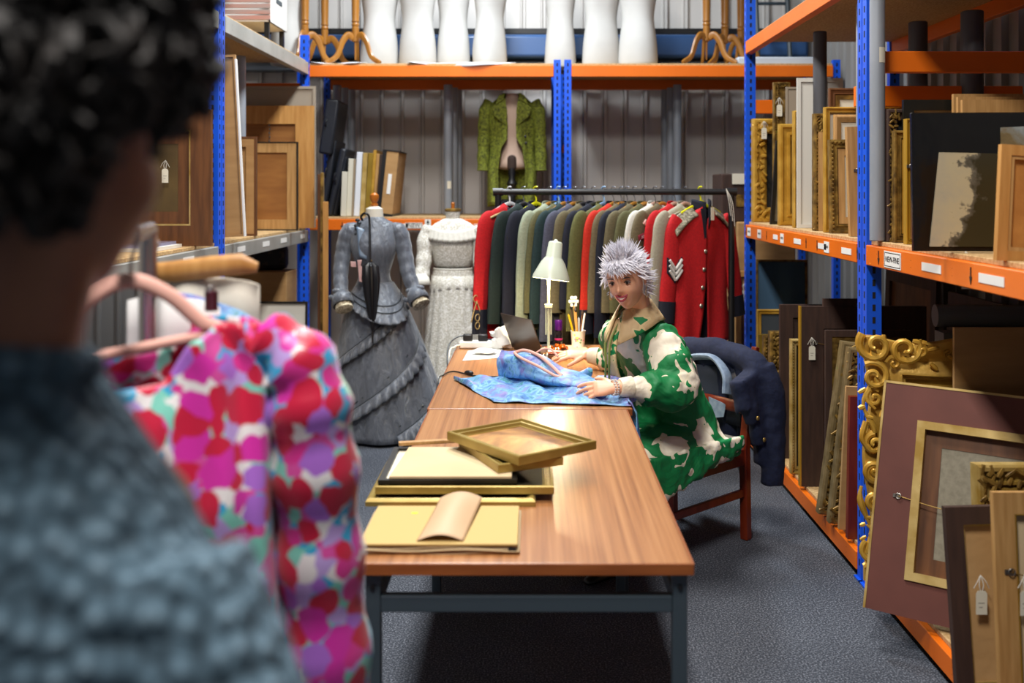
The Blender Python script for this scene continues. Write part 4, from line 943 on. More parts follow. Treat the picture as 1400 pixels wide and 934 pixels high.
def jacket(T, label, mat, L=.72, W=.20, open_=0.0, cuff=None, collar=None, strap=None, buttons=None, flare=.04, sl=.60, seed=0, skirt=None, name='uniform_jacket', splay=.05):
    rnd = random.Random(seed); root = thing(name, label, 'jacket', M=T, group=GU)
    top = -.058
    b = B(); b.T = T; rings = []; n = 36
    for q, a, c in ((0, .048, .03), (.015, .08, .03), (.042, .15, .028), (.065, W - .01, .024), (.10, W, .022), (.15, W * .98, .024), (.30, W * .95, .026), (.45, W * .93, .026), (.62, W * 1.0, .026), (1, W * 1.0 + flare, .024)):
        z = top - (q if q < .3 else q * 1.0 if L > 1 else .3 + (q - .3) / .7 * (L - .3))
        rr_ = []
        for k in range(n):
            t = 2 * PI * k / n; ct, st = math.cos(t), math.sin(t)
            fr = 1 + (.02 * math.sin(5 * t + seed) + .015 * math.sin(9 * t + 2 * seed)) * min(1, q * 1.5)
            y = c * fr * st * (1 + .3 * math.sin(9 * t + seed) * q)
            rr_.append((a * fr * math.copysign(abs(ct) ** .7, ct), y, z + (.018 * math.cos(t * 2) if q < .05 else 0)))
        rings.append([V(p) for p in rr_])
    b.loft(rings, caps=False); b.build('body', mat, root, solid=.004)
    for s in (-1, 1):
        dx_ = splay + rnd.uniform(-.01, .015); pts = bez([(s * (W - .085), 0, top - .058), (s * (W - .012), -.002, top - .10), (s * (W + .008 + dx_ * .3), -.004, top - .25), (s * (W + .01 + dx_ * .75), -.008, top - .25 - (sl - .25) * .55), (s * (W + .01 + dx_), -.012, top - sl)], 6)
        m = len(pts)
        b = B(); b.T = T; b.tube(pts, [lerp(.066, .05, i / m) * (1 + .025 * math.sin(i * 1.1 + seed)) * (.45, .62, .78, .88, .95, 1)[min(i, 5)] for i in range(m)], 16, sq=.36, up=(s, 0, 0), caps=True); slv = b.build('sleeve', mat, root, ang=60)
        if cuff:
            b = B(); b.T = T; k0 = int(m * .80); b.tube(pts[k0:], .056, 16, sq=.44, up=(s, 0, 0)); b.build('cuff', cuff, root)
        if strap:
            b = B(); b.T = T; b.box((s * .125, -.008, top - .045), (.11, .04, .012), MX.Rotation(s * .32, 3, 'Y')); st_ = b.build('shoulder_strap', strap, root, bev=.004)
            b = B(); b.T = T; b.sph((s * .085, -.012, top - .024), (.009, .009, .007), 8); b.build('button', m_brassb, st_)
    b = B(); b.T = T
    def col(u, v):
        t = lerp(-PI * .42, PI * 1.42, u); r = .052 + .014 * v
        return V((r * 1.1 * math.cos(t), r * .62 * math.sin(t), top + .012 - .045 * v + .022 * math.sin(t) - (.02 if u in (0, 1) else 0)))
    b.grid(col, 22, 4); b.build('collar', collar or mat, root, solid=.006)
    if buttons:
        for k in range(4):
            b = B(); b.T = T; b.sph((.02, -.03, top - .17 - k * .1), (.011, .006, .011), 8); b.build('button', buttons, root)
    return root
def jT(px, yaw, dz=0): return MX.Translation(((px - 727) * RYD / F, RYD, ZR + .0 + dz)) @ MX.Rotation(math.radians(yaw), 4, 'Z')
# hanging plane: local x along the shoulders; a positive yaw turns the near sleeve to the left and towards the aisle
LST = [  # pixel of the hook, yaw, cloth, label, options
 (697, 46, 'red', 'scarlet tunic with navy cuffs and gilt shoulder cord, first on the coat rail', dict(cuff=W_['navy'], strap=m_goldbr, L=.80, sl=.72, collar=W_['navy'])),
 (716, 50, 'dgreen', 'bottle green tunic hanging between the scarlet tunic and a navy coat', dict(L=.82, sl=.66)),
 (733, 49, 'navy', 'long navy coat on the yellow hooked hanger, third along the coat rail', dict(L=.84, sl=.66)),
 (752, 49, 'sage', 'pale sage green cotton jacket with a cuff tie', dict(L=.66, sl=.78, strap=W_['sage'], W=.21)),
 (764, 48, 'olive', 'olive jacket tucked behind the pale sage jacket', dict(L=.7)),
 (772, 48, 'teal', 'dark teal tunic with a brass shoulder button', dict(L=.8, strap=W_['teal'], sl=.66)),
 (785, 47, 'slate', 'slate blue grey greatcoat with turned cuffs behind the desk lamp', dict(L=.9, strap=W_['slate'], cuff=W_['slate'], sl=.76)),
 (798, 47, 'khaki', 'brown khaki jacket between the slate coat and a navy tunic', dict(L=.8)),
 (812, 46, 'navy', 'navy tunic with two badges on the shoulder strap', dict(L=.62, sl=.58, strap=W_['navy'])),
 (826, 46, 'olive2', 'long olive drab greatcoat, widest coat behind the brush pot', dict(L=1.0, W=.23, flare=.08, sl=.7)),
 (839, 46, 'red2', 'orange red tunic with a navy collar, left of the woman', dict(L=.72, cuff=W_['navy'], collar=W_['navy'], strap=W_['navy'], sl=.72)),
 (850, 45, 'khaki2', 'khaki tunic with a brass button beside the orange red tunic', dict(L=.8, strap=W_['khaki2'])),
 (858, 45, 'navy', 'dark navy jacket squeezed between two khaki tunics', dict(L=.82, sl=.74)),
 (868, 44, 'khaki', 'khaki tunic above the grey haired woman, nearer the white jacket', dict(L=.8, strap=W_['khaki'])),
 (882, 44, 'olive', 'olive tunic directly above the grey haired woman', dict(L=.8, strap=W_['olive'])),
 (896, 43, 'white', 'white drill jacket among the khaki tunics', dict(L=.75)),
 (906, 43, 'khaki2', 'khaki battledress jacket with red shoulder title and a square badge', dict(L=.7, W=.21)),
 (923, 42, 'red', 'plain red tunic partly hidden by a beige jacket', dict(L=.75)),
 (937, 42, 'beige', 'beige drill jacket with brass buttons beside the sergeant tunic', dict(L=.95, strap=W_['beige'], W=.22)),
]
JK = []
for i, (px, yaw, c, lab, kw) in enumerate(LST):
    JK.append(jacket(jT(px, yaw, -.028), lab, W_[c], seed=i + 1, **kw))
hm = [(m_whitep, m_whitep, 'white hanger of the scarlet tunic at the rail end'), (m_wire_h, m_wire_h, 'wire hanger of the bottle green tunic'), (m_yel, m_yel, 'yellow plastic hanger third along the rail'), (m_wood_h, m_wire_h, 'wooden hanger of the pale sage jacket'),
      (m_lblue, m_lblue, 'light blue hanger behind the sage jacket'), (m_wood_h, m_wire_h, 'wooden hanger of the dark teal tunic'), (m_wood_h, m_wire_h, 'wooden hanger of the slate greatcoat'), (m_wire_h, m_wire_h, 'wire hanger of the brown khaki jacket'),
      (m_wire_h, m_wire_h, 'wire hanger of the navy badge tunic'), (m_lblue, m_lblue, 'light blue hanger of the long olive greatcoat'), (m_wood_h, m_wire_h, 'wooden hanger of the orange red tunic'), (m_wood_h, m_wire_h, 'wooden hanger next to the orange red tunic'),
      (m_wire_h, m_wire_h, 'wire hanger of the dark navy jacket'), (m_wood_h, m_wire_h, 'wooden hanger of the khaki tunic above the woman'), (m_wood_h, m_wire_h, 'wooden hanger of the olive tunic above the woman'), (m_peach, m_wire_h, 'peach hanger of the white jacket'),
      (m_wood_h, m_wire_h, 'wooden hanger of the battledress jacket'), (m_peach, m_wire_h, 'peach hanger of the plain red tunic'), (m_peach, m_wire_h, 'peach hanger of the beige jacket')]
for (px, yaw, *_), (bm_, hk, lab) in zip(LST, hm): hanger(jT(px, yaw, .004), lab, bm_, hk)
# embroidery on the first tunic's cuff
T = jT(697, 46) @ MX.Translation((-.03, .082, -.033)); b = B(); b.T = T
for s in (-1, 1): b.tube([(-.262 + s * .038, -.107, -.70), (-.262 + s * .02, -.112, -.63), (-.260, -.110, -.585)], .0035, 5)
for cz in (-.72, -.675, -.57): b.tube([(-.262 + .016 * math.cos(q * PI / 6), -.116 + .004 * math.cos(q * PI / 6) ** 2 - (.004 if cz < -.6 else -.012), cz + .02 * math.sin(q * PI / 6)) for q in range(13)], .003, 5)
b.build('cuff_embroidery', m_goldbr, JK[0])
# badges
T = jT(906, 43, -.028); b = B(); b.T = T; b.box((-.205, -.026, -.225), (.085, .014, .034), MX.Rotation(-.25, 3, 'Y')); bd = b.build('shoulder_title', mt('maroon_felt', '7c1a2e', .8), JK[16], bev=.006)
text_mesh('lettering', 'AMS', .026, T @ MX.Translation((-.205, -.0345, -.225)) @ MX.Rotation(-.25, 4, 'Y') @ MX.Rotation(PI / 2, 4, 'X'), mt('pink_thread', 'e6c8cc', .7), bd)
b = B(); b.T = T; b.box((-.185, -.028, -.150), (.03, .012, .03), MX.Rotation(.7, 3, 'Y')); b.build('square_badge', mt('red_white_badge', 'c05a5a', .7, col2='e4dccc', scale=90), JK[16], smooth=False)
T = jT(812, 46, -.028)
for k in range(2):
    b = B(); b.T = T; b.sph((-.10 - .05 * k, -.03, -.105 - .02 * k), (.012, .006, .012), 8); b.build('badge', m_silverb, JK[8])
# the sergeant's tunic, open, almost facing the aisle
T = jT(958, 36, -.028); M = T
sg = thing('uniform_jacket', 'scarlet tunic with silver shoulder scales, navy collar and white sergeant stripes', 'jacket', M=T, group=GU)
red = W_['red']; top = -.058
def half(s, L, hem, shift, nm, mat):
    b = B(); b.T = T
    tab = [(0, .040, .055), (.05, .028, .16), (.09, .012, .215), (.20, -.005, .215), (.45, -.005, .20), (.60, .005, .205), (1, hem, .245)]
    def fn(u, v):
        xi, xo = interp(tab, v); x = lerp(xi, xo, u); y = -.045 * math.cos(u * 1.3) - (.008 if s < 0 else 0)  * (1 if v > .06 else .6) - .012 * math.sin(u * 7 + v * 4) * v
        return V((s * x + shift * v, y, top - v * L - (.02 * u if v < .1 else 0)))
    b.grid(fn, 16, 34); return b.build(nm, mat, sg, solid=.006)
half(-1, .93, .04, -.045, 'front_panel', red); half(1, .80, .02, .0, 'front_panel', red)
b = B(); b.T = T; b.grid(lambda u, v: V((lerp(-.21, .21, u) * (.3 if v < .02 else (.8 if v < .08 else 1)) + (-.02 * v), -.0 + .02 * math.cos((u - .5) * 2.6), top - v * .80)), 16, 16); b.build('back_panel', W_['navy'], sg, solid=.005)
for s in (-1, 1):
    pts = bez([(s * .165, 0, top - .08), (s * .215, -.003, top - .15), (s * .245, -.008, top - .32), (s * .275, -.012, top - .48), (s * .295, -.016, top - .66)], 6); m = len(pts)
    b = B(); b.T = T; b.tube(pts, [lerp(.074, .056, i / m) * (1 + .02 * math.sin(i * 1.2)) for i in range(m)], 16, sq=.42, up=(s, 0, 0)); b.build('sleeve', red, sg, sub=1)
    b = B(); b.T = T; b.tube(pts[int(m * .82):], .062, 16, sq=.5, up=(s, 0, 0)); b.build('cuff', W_['navy'], sg)
    b = B(); b.T = T; b.grid(lambda u, v: V((s * lerp(.075, .235, v), -.056 + .012 * v + .055 * u, top - .008 - .075 * v ** 1.6 - .085 * (1 - u) * (.5 + .5 * v))), 8, 12); b.build('shoulder_scale', m_silver_lace, sg, solid=.012)
b = B(); b.T = T
for k in range(3): # chevrons
    z = top - .30 - .030 * k
    for (xa_, za_), (xb_, zb_) in (((-.292, 0), (-.247, -.055)), ((-.247, -.055), (-.196, .0))):
        b.tube([(xa_, -.044, z + za_), ((xa_ + xb_) / 2, -.046, z + (za_ + zb_) / 2), (xb_, -.044, z + zb_)], .0085, 6)
b.build('chevrons', m_white, sg)
b = B(); b.T = T; b.prism([(-.30, .015), (-.247, -.045), (-.19, .015), (-.19, -.075), (-.247, -.135), (-.30, -.075)], .028, .040, (0, 0, top - .30), (1, 0, 0), (0, 0, 1), (0, -1, 0)); b.build('chevron_backing', W_['navy'], sg, smooth=False)
for k in range(4):
    b = B(); b.T = T; b.sph((-.022 - .012 * k, -.062, top - .26 - .105 * k), (.013, .008, .013), 10); b.build('button', m_silverb, sg)
for s in (-1, 1):
    b = B(); b.T = T; b.grid(lambda u, v: V((s * (.012 + .058 * v ** .7), -.045 * math.cos(v * 1.9) - .008, top + lerp(.028, -.03, u) + .018 * v - (.1 * (1 - v) ** 3 * u))), 5, 14); b.build('collar', W_['navy'], sg, solid=.006)
b = B(); b.T = T; b.prism([(-.075, 0), (-.035, 0), (-.03, -.22), (-.042, -.22)], .0, .006, (.02, -.052, top - .01), (1, 0, 0), (0, 0, 1), (0, -1, 0)); b.build('facing', W_['navy'], sg, smooth=False)
hg = hanger(jT(958, 36, .004), 'bright yellow plastic hanger holding the sergeant tunic', m_yel, m_yel)
b = B(); b.T = jT(958, 36, .004); b.sph((0, -.004, -.075), (.034, .01, .026), 10); b.build('hanger_neck', m_yel, hg)
b = B(); b.T = jT(958, 36, .004); b.box((.0, -.095, -.13), (.026, .002, .075)); b.build('paper_label', m_tagp, hg, smooth=False)
# ---------------------------------------------------------------- people
def skin(name, c, c2):
    s = NT(name); co = s.coord(); nz = s.n('TexNoise', Scale=14, Detail=3); s.l(co, nz.inputs['Vector'])
    s.l(s.ramp(nz.outputs[0], [(.35, c), (.65, c2)]), s.b.inputs['Base Color']); s.b.inputs['Roughness'].default_value = .45
    s.b.inputs['Subsurface Weight'].default_value = .12; s.b.inputs['Subsurface Radius'].default_value = (.01, .004, .002); s.b.inputs['Subsurface Scale'].default_value = 1; return s.m
def frame(O, fwd, up, roll=0):      # x = to the figure's right, y = forward, z = up
    y = V(fwd).normalized(); z = V(up); z = (z - y * z.dot(y)).normalized(); x = y.cross(z)
    M = MX(((x.x, y.x, z.x, O[0]), (x.y, y.y, z.y, O[1]), (x.z, y.z, z.z, O[2]), (0, 0, 0, 1)))
    return M @ MX.Rotation(roll, 4, 'Y')
def g(x, s): return math.exp(-(x / s) ** 2)
def head(b, M, k=1.0, male=False):
    rings = []; nu, nv = 72, 56
    for j in range(1, nv):
        th = PI * j / nv; cz = -math.cos(th); sr = math.sin(th); r_ = []
        for i in range(nu):
            a = 2 * PI * i / nu; cx, cy = math.sin(a), math.cos(a)
            x = .073 * sr ** .9 * cx; y = .094 * sr ** .9 * cy; z = .115 * cz
            low = max(0, -cz)
            x *= 1 - (.38 if not male else .2) * low ** 1.4
            if cy > 0: y = y * (1 - .05 * low) + .010 * low * cy
            else: y *= 1 - .35 * low
            y -= .004
            if cy > 0:
                f = min(1, cy * 1.6)
                d = .020 * g(x, .010) * g(z + .016, .011) + .012 * g(x, .008) * g(z - .004, .018) + .006 * (g(x - .012, .008) + g(x + .012, .008)) * g(z + .021, .008)
                d -= .008 * (g(x - .031, .016) + g(x + .031, .016)) * g(z - .010, .011)
                d += .005 * (g(x - .030, .018) + g(x + .030, .018)) * g(z - .028, .008)
                d += .008 * (g(x - .040, .015) + g(x + .040, .015)) * g(z + .028, .018)
                d += .005 * g(x, .026) * g(z + .052, .014) + .009 * g(x, .018) * g(z + .094, .016) - .004 * g(x, .02) * g(z + .072, .007)
                y += d * f
            r_.append(M @ V((x * k, y * k, z * k)))
        rings.append(r_)
    b.loft(rings)
    for s in (-1, 1):   # ears
        for q in range(2):
            b.sph(M @ V((s * .074 * k, -.012 * k, (-.002 - .018 * q) * k)), ((.008 - .001 * q) * k, (.016 - .004 * q) * k, (.024 - .008 * q) * k), 10, M.to_3x3() @ MX.Rotation(s * -.35, 3, 'Z'))
def hand(b, wrist, fwd, up, side, curls, k=1.0, spread=.09, thumb=(.6, .3)):
    # fwd = finger direction, up = back of the hand, side = +1 thumb lies to fwd x up
    y = V(fwd).normalized(); z = V(up); z = (z - y * z.dot(y)).normalized(); x = y.cross(z) * side; w = V(wrist)
    rr = []
    for q, a, c, o in ((-.01, .024, .019, 0), (.015, .027, .018, 0), (.045, .036, .016, .002), (.075, .040, .014, .004), (.092, .036, .010, .003)):
        rr.append([w + y * q * k + x * (a * k * math.cos(2 * PI * i / 14)) + z * ((c * math.sin(2 * PI * i / 14) + o) * k) for i in range(14)])
    b.loft(rr)
    for i, (off, ls, r) in enumerate(((.028, (.042, .026, .021), .0088), (.009, (.046, .029, .022), .009), (-.010, (.042, .027, .021), .0086), (-.028, (.033, .021, .019), .0078))):
        p = w + (y * .080 + x * off + z * .003) * k; a = 0; pts = [p - y * .02 * k, p]; rad = [r * k * 1.05] * 2; sp = (1.5 - i) * spread
        for j, L in enumerate(ls):
            a += curls[i] * (1, .9, .6)[j]; dr = (y * math.cos(sp) + x * math.sin(sp)) * math.cos(a) - z * math.sin(a)
            p = p + dr * L * k; pts += [p - dr * L * k * .5, p]; rad += [r * k * (.98 - .06 * j), r * k * (1.0 - .09 * j)]
        b.tube(pts, rad, 8); b.sph(pts[-1], rad[-1], 8)
    t0, t1 = thumb; p = w + (y * .018 + x * .022) * k; d1 = (y * math.cos(t0) + x * math.sin(t0) - z * .25).normalized(); d2 = (y * math.cos(t0 - t1) + x * math.sin(t0 - t1) - z * .35).normalized()
    pts = [p, p + d1 * .03 * k, p + d1 * .048 * k, p + d1 * .048 * k + d2 * .022 * k, p + d1 * .048 * k + d2 * .034 * k]
    b.tube(pts, [.013 * k, .012 * k, .0105 * k, .0098 * k, .008 * k], 8); b.sph(pts[-1], .008 * k, 8)
# ---------------- the seated woman
m_skin = skin('fair_skin', 'ecb694', 'e2a986')
Fw = V((-.78, -.62, 0)).normalized(); Rw = V((Fw.y, -Fw.x, 0))
wo = thing('person', 'seated woman with spiky silver hair in a green and cream floral dress', 'person', (.62, 4.45, 0))
HM = frame((.388, 4.09, 1.226), (-.40, -.90, -.22), (.0, .0, 1), .12)
hip = V((.655, 4.46, .53)); kneeL = hip + Fw * .43 - Rw * .09 + V((0, 0, -.03)); kneeR = hip + Fw * .43 + Rw * .10 + V((0, 0, -.03))
shL, shR = V((.535, 4.15, .985)), V((.375, 4.375, .98)); elL, elR = V((.585, 4.02, .805)), V((.43, 4.63, .805)); wrL, wrR = V((.335, 3.93, .815)), V((.255, 4.69, .815))
b = B(); head(b, HM, 1.02)
b.tube([(.455, 4.24, 1.02), (.455, 4.23, 1.07), (.44, 4.175, 1.13), (.418, 4.135, 1.20)], [.075, .056, .055, .058], 16)
b.tube([hip, (.58, 4.38, .72), (.52, 4.32, .88), (.46, 4.26, 1.01), (.455, 4.24, 1.05)], [.12, .10, .10, .085, .055], 18)
for sh, el, wr in ((shL, elL, wrL), (shR, elR, wrR)): b.tube([V((.46, 4.26, 1.0)), sh, lerp(sh, el, .5), el, lerp(el, wr, .35), wr], [.07, .052, .044, .038, .036, .025], 12)
for kn, s in ((kneeL, -1), (kneeR, 1)):
    hp = hip + Rw * .09 * s; an = V((kn.x, kn.y, .09)) + Fw * .03
    b.tube([hp, lerp(hp, kn, .5), kn, lerp(kn, an, .3), an, an + V((0, 0, -.06))], [.085, .072, .054, .052, .034, .034], 12)
hand(b, wrL, (-.97, .10, -.10), (.10, -.70, .68), 1, (.28, .30, .34, .38), .98, .10, (.7, .3))
hand(b, wrR, (-.96, .02, .02), (.05, -.35, .93), -1, (.30, .24, .26, .34), .98, .10, (.65, .25))
b.build('body', m_skin, wo, remesh=.0042, sm=2)
# face
def fp(x, y, z): return HM @ (V((x, y, z)) * 1.02)
m_eye = mt('eye_white', 'd8cfc8', .25); m_iris = mt('dark_iris', '2a1a12', .15); m_lip = mt('rose_lips', 'a8434c', .35); m_teeth = mt('teeth', 'f0ebe2', .25); m_brow = mt('grey_brow', '5f4f48', .8); m_lash = mt('dark_lashes', '2a1f1c', .7)
for s in (-1, 1):
    e = B().sph(fp(s * .031, .072, .0095), (.0125, .0125, .0075), 12, HM.to_3x3()).build('eye', m_eye, wo)
    B().sph(fp(s * .031 - .001, .0815, .0085), (.0062, .004, .0062), 10, HM.to_3x3()).build('iris', m_iris, e)
    B().tube([fp(s * (.031 + t * .016), .0845 - abs(t) * .006, .0155 - .006 * t * t) for t in (-1, -.5, 0, .5, 1)], [.0012, .0022, .0026, .0024, .0014], 6).build('eyelashes', m_lash, wo)
    B().tube([fp(s * (.031 + t * .02), .086 - (t + 1) * .004, .031 - .005 * t * t + .001 * t) for t in (-1, -.4, .2, .7, 1)], [.002, .003, .0028, .002, .001], 6).build('eyebrow', m_brow, wo)
b = B(); b.tube([fp(t * .026, .093 - .012 * t * t, -.044 + .008 * t * t) for t in (-1, -.6, -.2, .2, .6, 1)], [.0015, .0038, .0042, .0042, .0038, .0015], 8)
b.build('upper_lip', m_lip, wo)
b = B(); b.tube([fp(t * .026, .093 - .012 * t * t, -.060 + .024 * t * t) for t in (-1, -.6, -.2, .2, .6, 1)], [.0015, .004, .005, .005, .004, .0015], 8); b.build('lower_lip', m_lip, wo)
b = B(); b.grid(lambda u, v: fp(lerp(-.022, .022, u), .0925 - .010 * (2 * u - 1) ** 2, lerp(-.046, -.056 + .014 * (2 * u - 1) ** 2, v) + .006 * (2 * u - 1) ** 2), 12, 4); b.build('teeth', m_teeth, wo, solid=.003)
m_hoop = mt('gold_hoop', 'd9c08a', .25, .9)
for s in (-1, 1):
    c = fp(s * .078, -.010, -.055); ax = HM.to_3x3() @ V((0, 1, 0)); B().tube([c + (V((0, 0, 1)) * math.cos(q * PI / 10) + ax * math.sin(q * PI / 10)) * .026 for q in range(21)], .0018, 6).build('hoop_earring', m_hoop, wo)
# hair: scalp cap and spiky tufts
m_hair = mt('silver_hair', 'eceaf0', .5, col2='d0ced8', scale=40, stretch=(3, 3, 1)); b = B(); rnd = random.Random(5)
def scalp(a, e, r=1.0):
    x, y, z = math.cos(e) * math.sin(a), math.cos(e) * math.cos(a), math.sin(e)
    return V((.078 * x * r, .098 * y * r - .006, .112 * z * r + .008))
rings = []
for j in range(12):
    q = j / 11; rings.append([HM @ scalp(2 * PI * i / 32, lerp(.55 if math.cos(2 * PI * i / 32) > .35 else (-.05 if math.cos(2 * PI * i / 32) > .05 else -.75), PI / 2 - .02, q), 1.05) for i in range(32)])
b.loft(rings)
for k in range(1150):
    a = rnd.uniform(-PI, PI); ca = math.cos(a); emin = .50 if ca > .45 else (.0 if ca > .1 else -.72)
    e = math.asin(rnd.uniform(math.sin(emin), 1)); p = scalp(a, e, 1.02); nrm = V((math.cos(e) * math.sin(a), math.cos(e) * math.cos(a), math.sin(e)))
    if e < emin + .35 and ca > .3: d = (nrm * .6 + V((-.55, .25, -.75)) * rnd.uniform(.5, 1)).normalized(); L = rnd.uniform(.035, .06)
    elif e > .9: d = (nrm * .9 + V((rnd.uniform(-.6, .5), rnd.uniform(-.2, .5), .55))).normalized(); L = rnd.uniform(.035, .062)
    else: d = (nrm * .7 + V((rnd.uniform(-.3, .3), -.45, rnd.uniform(-.5, .35)))).normalized(); L = rnd.uniform(.03, .055)
    bend = V((rnd.uniform(-.4, .2), rnd.uniform(-.3, .3), rnd.uniform(-.5, .2))); w = rnd.uniform(.002, .0042)
    pts = [p - nrm * .006, p + d * L * .4 + bend * .004, p + d * L * .75 + bend * .010, p + d * L + bend * .018]
    b.tube([HM @ q for q in pts], [w, w * .9, w * .55, w * .1], 5, sq=.55)
b.build('hair', m_hair, wo, ang=60)
# the dress
def leafprint(name, ground, c1, c2, scale=6.5):
    s = NT(name); co = s.coord()
    nd = s.n('TexNoise', Scale=7.0, Detail=2); s.l(co, nd.inputs['Vector'])
    ad = s.n('VectorMath', operation='MULTIPLY_ADD'); s.l(nd.outputs['Color'], ad.inputs[0]); ad.inputs[1].default_value = (.16, .16, .16); s.l(co, ad.inputs[2])
    vo = s.n('TexVoronoi', Scale=scale); s.l(ad.outputs[0], vo.inputs['Vector'])
    n2 = s.n('TexNoise', Scale=13, Detail=1, Distortion=1.5); s.l(co, n2.inputs['Vector'])
    mx = s.n('Math', operation='MULTIPLY_ADD'); s.l(n2.outputs[0], mx.inputs[0]); mx.inputs[1].default_value = .75; s.l(vo.outputs['Distance'], mx.inputs[2])
    s.l(s.ramp(mx.outputs[0], [(0, c2), (.74, c1), (.82, ground)], 'CONSTANT'), s.b.inputs['Base Color']); s.b.inputs['Roughness'].default_value = .6
    nb = s.n('TexNoise', Scale=9, Detail=3, Distortion=.8); s.l(co, nb.inputs['Vector']); s.bump(nb.outputs[0], .5, .03); return s.m
m_dress = leafprint('green_floral', '087a40', 'e8dcc0', 'f0e6d0')
b = B()
def spine(c, a, d, up=(0, 0, 1), n=24, tw=0):
    c = V(c); r = []
    for i in range(n):
        t = 2 * PI * i / n; r.append(c + Rw * a * math.cos(t) + Fw * d * math.sin(t))
    return r
b.loft([spine((.66, 4.47, .46), .21, .20), spine((.645, 4.45, .56), .20, .175), spine((.60, 4.41, .70), .175, .15), spine((.555, 4.36, .82), .18, .15), spine((.51, 4.31, .92), .185, .135), spine((.478, 4.275, .99), .165, .10), spine((.462, 4.252, 1.045), .105, .08), spine((.455, 4.24, 1.085), .075, .07)])
for sh, el, wr, big in ((shL, elL, wrL, 1.0), (shR, elR, wrR, .92)):
    w1 = lerp(el, wr, .80); pts = bez([lerp(V((.46, 4.26, 1.0)), sh, .7), sh + V((0, 0, -.02)), lerp(sh, el, .5), el + V((.005, 0, -.012)), lerp(el, wr, .45) + V((0, 0, -.008)), lerp(el, wr, .78)], 5); m = len(pts)
    b.tube(pts, [big * (.062 + .030 * math.sin(min(1, i / m * 1.15) * PI) + .006 * math.sin(i * 1.9)) * (1 if i < m - 4 else (.85, .7, .55, .48)[i - m + 4]) for i in range(m)], 18)
def tsec(c, a, h, z): # skirt cross section around the thighs
    c = V(c); r = []
    for i in range(24):
        t = 2 * PI * i / 24; zz = math.sin(t); r.append(c + Rw * a * math.cos(t) * (1 + .10 * (zz < 0)) + V((0, 0, (h * zz if zz > 0 else .10 * zz))))
    return r
b.loft([tsec(hip - Fw * .16 + V((0, 0, -.05)), .16, .025, 0), tsec(hip - Fw * .10 + V((0, 0, -.04)), .205, .08, 0), tsec(hip + V((0, 0, -.02)), .235, .10, 0), tsec(hip + Fw * .15 + V((0, 0, -.02)), .24, .10, 0), tsec(hip + Fw * .32 + V((0, 0, -.035)), .235, .09, 0), tsec(hip + Fw * .47 + V((0, 0, -.06)), .20, .08, 0)])
# fall of cloth over the near side of the seat
sd = -Rw
for q, dp in [(-.11 + .57 * k / 17, .01 + .15 * (k / 17) ** 1.2 + .008 * (k % 3)) for k in range(18)]:
    p = hip + Fw * q + sd * .222; b.tube([p + V((0, 0, -.02)), p + sd * .02 + V((0, 0, -.07 - dp * .3)), p + sd * .028 + V((0, 0, -.06 - dp))], [.05, .042, .030], 10)
drs = b.build('dress', m_dress, wo, remesh=.008, sm=4)
tex = bpy.data.textures.new('cloth_wrinkle', 'CLOUDS'); tex.noise_scale = .09; tex.noise_depth = 2
md = drs.modifiers.new('wrinkle', 'DISPLACE'); md.texture = tex; md.strength = .028; md.mid_level = .5; md.texture_coords = 'LOCAL'
m_cuff = leafprint('cream_cuff', 'e6dcc4', 'e6dcc4', 'e0d4b8')
for el, wr in ((elL, wrL), (elR, wrR)):
    d = (wr - el).normalized(); B().tube([wr - d * .062, wr - d * .045, wr - d * .02, wr - d * .012], [.044, .041, .037, .033], 18).build('cuff', m_cuff, wo)
m_col = leafprint('tan_collar', 'cdb183', 'd8c08e', '0c7a40', 9)
NB = V((.455, 4.235, 1.075))
for s in (-1, 1):
    b = B()
    def cf(u, v):
        t = lerp(PI * -.5, PI * .40, u); c = NB + V((-.012, -.035, .012)) * u; r = .066 + .055 * v * (1 - .3 * abs(u - .5)) - .012 * (1 - v)
        return c + (-Fw * math.cos(t + PI / 2) * -1 * 0) + Rw * s * r * math.cos(t) * 1.0 + Fw * (r * .95 * math.sin(t) + (.045 * u * u)) + V((0, 0, .055 - .085 * v - .05 * max(0, u - .5) * 2 * (1 + v)))
    b.grid(cf, 18, 6); b.build('collar', m_col, wo, solid=.007)
b = B(); b.grid(lambda u, v: lerp(NB + Fw * (.085) + V((0, 0, -.02)), V((.47, 4.235, .80)) + Fw * .08, v) + Rw * lerp(-.028, .022, u) + Fw * (.035 + .055 * math.sin(v * PI * .8)), 4, 14); b.build('placket', m_col, wo, solid=.01)
b = B()
for k in range(2):
    b.tube(bez([NB + Fw * .10 + Rw * (.01 - .025 * k), NB + Fw * .17 + Rw * (.02 - .03 * k) + V((0, 0, -.10)), NB + Fw * .19 + Rw * (.0 - .02 * k) + V((0, 0, -.20)), NB + Fw * .18 + Rw * (.015 - .025 * k) + V((0, 0, -.27))], 5), .005, 6)
b.build('neck_tie', mt('olive_ribbon', '6f7a3a', .6), wo)
m_bead = mt('pearl_beads', 'd9d6d2', .3); b = B(); d = (wrL - elL).normalized(); x_ = d.cross(V((0, 0, 1))).normalized(); z_ = x_.cross(d)
for q in range(2):
    for k in range(18): b.sph(wrL + d * (.004 + .012 * q) + (x_ * math.cos(k * PI / 9) + z_ * math.sin(k * PI / 9)) * .029, .0042, 6)
b.build('bracelet', m_bead, wo)
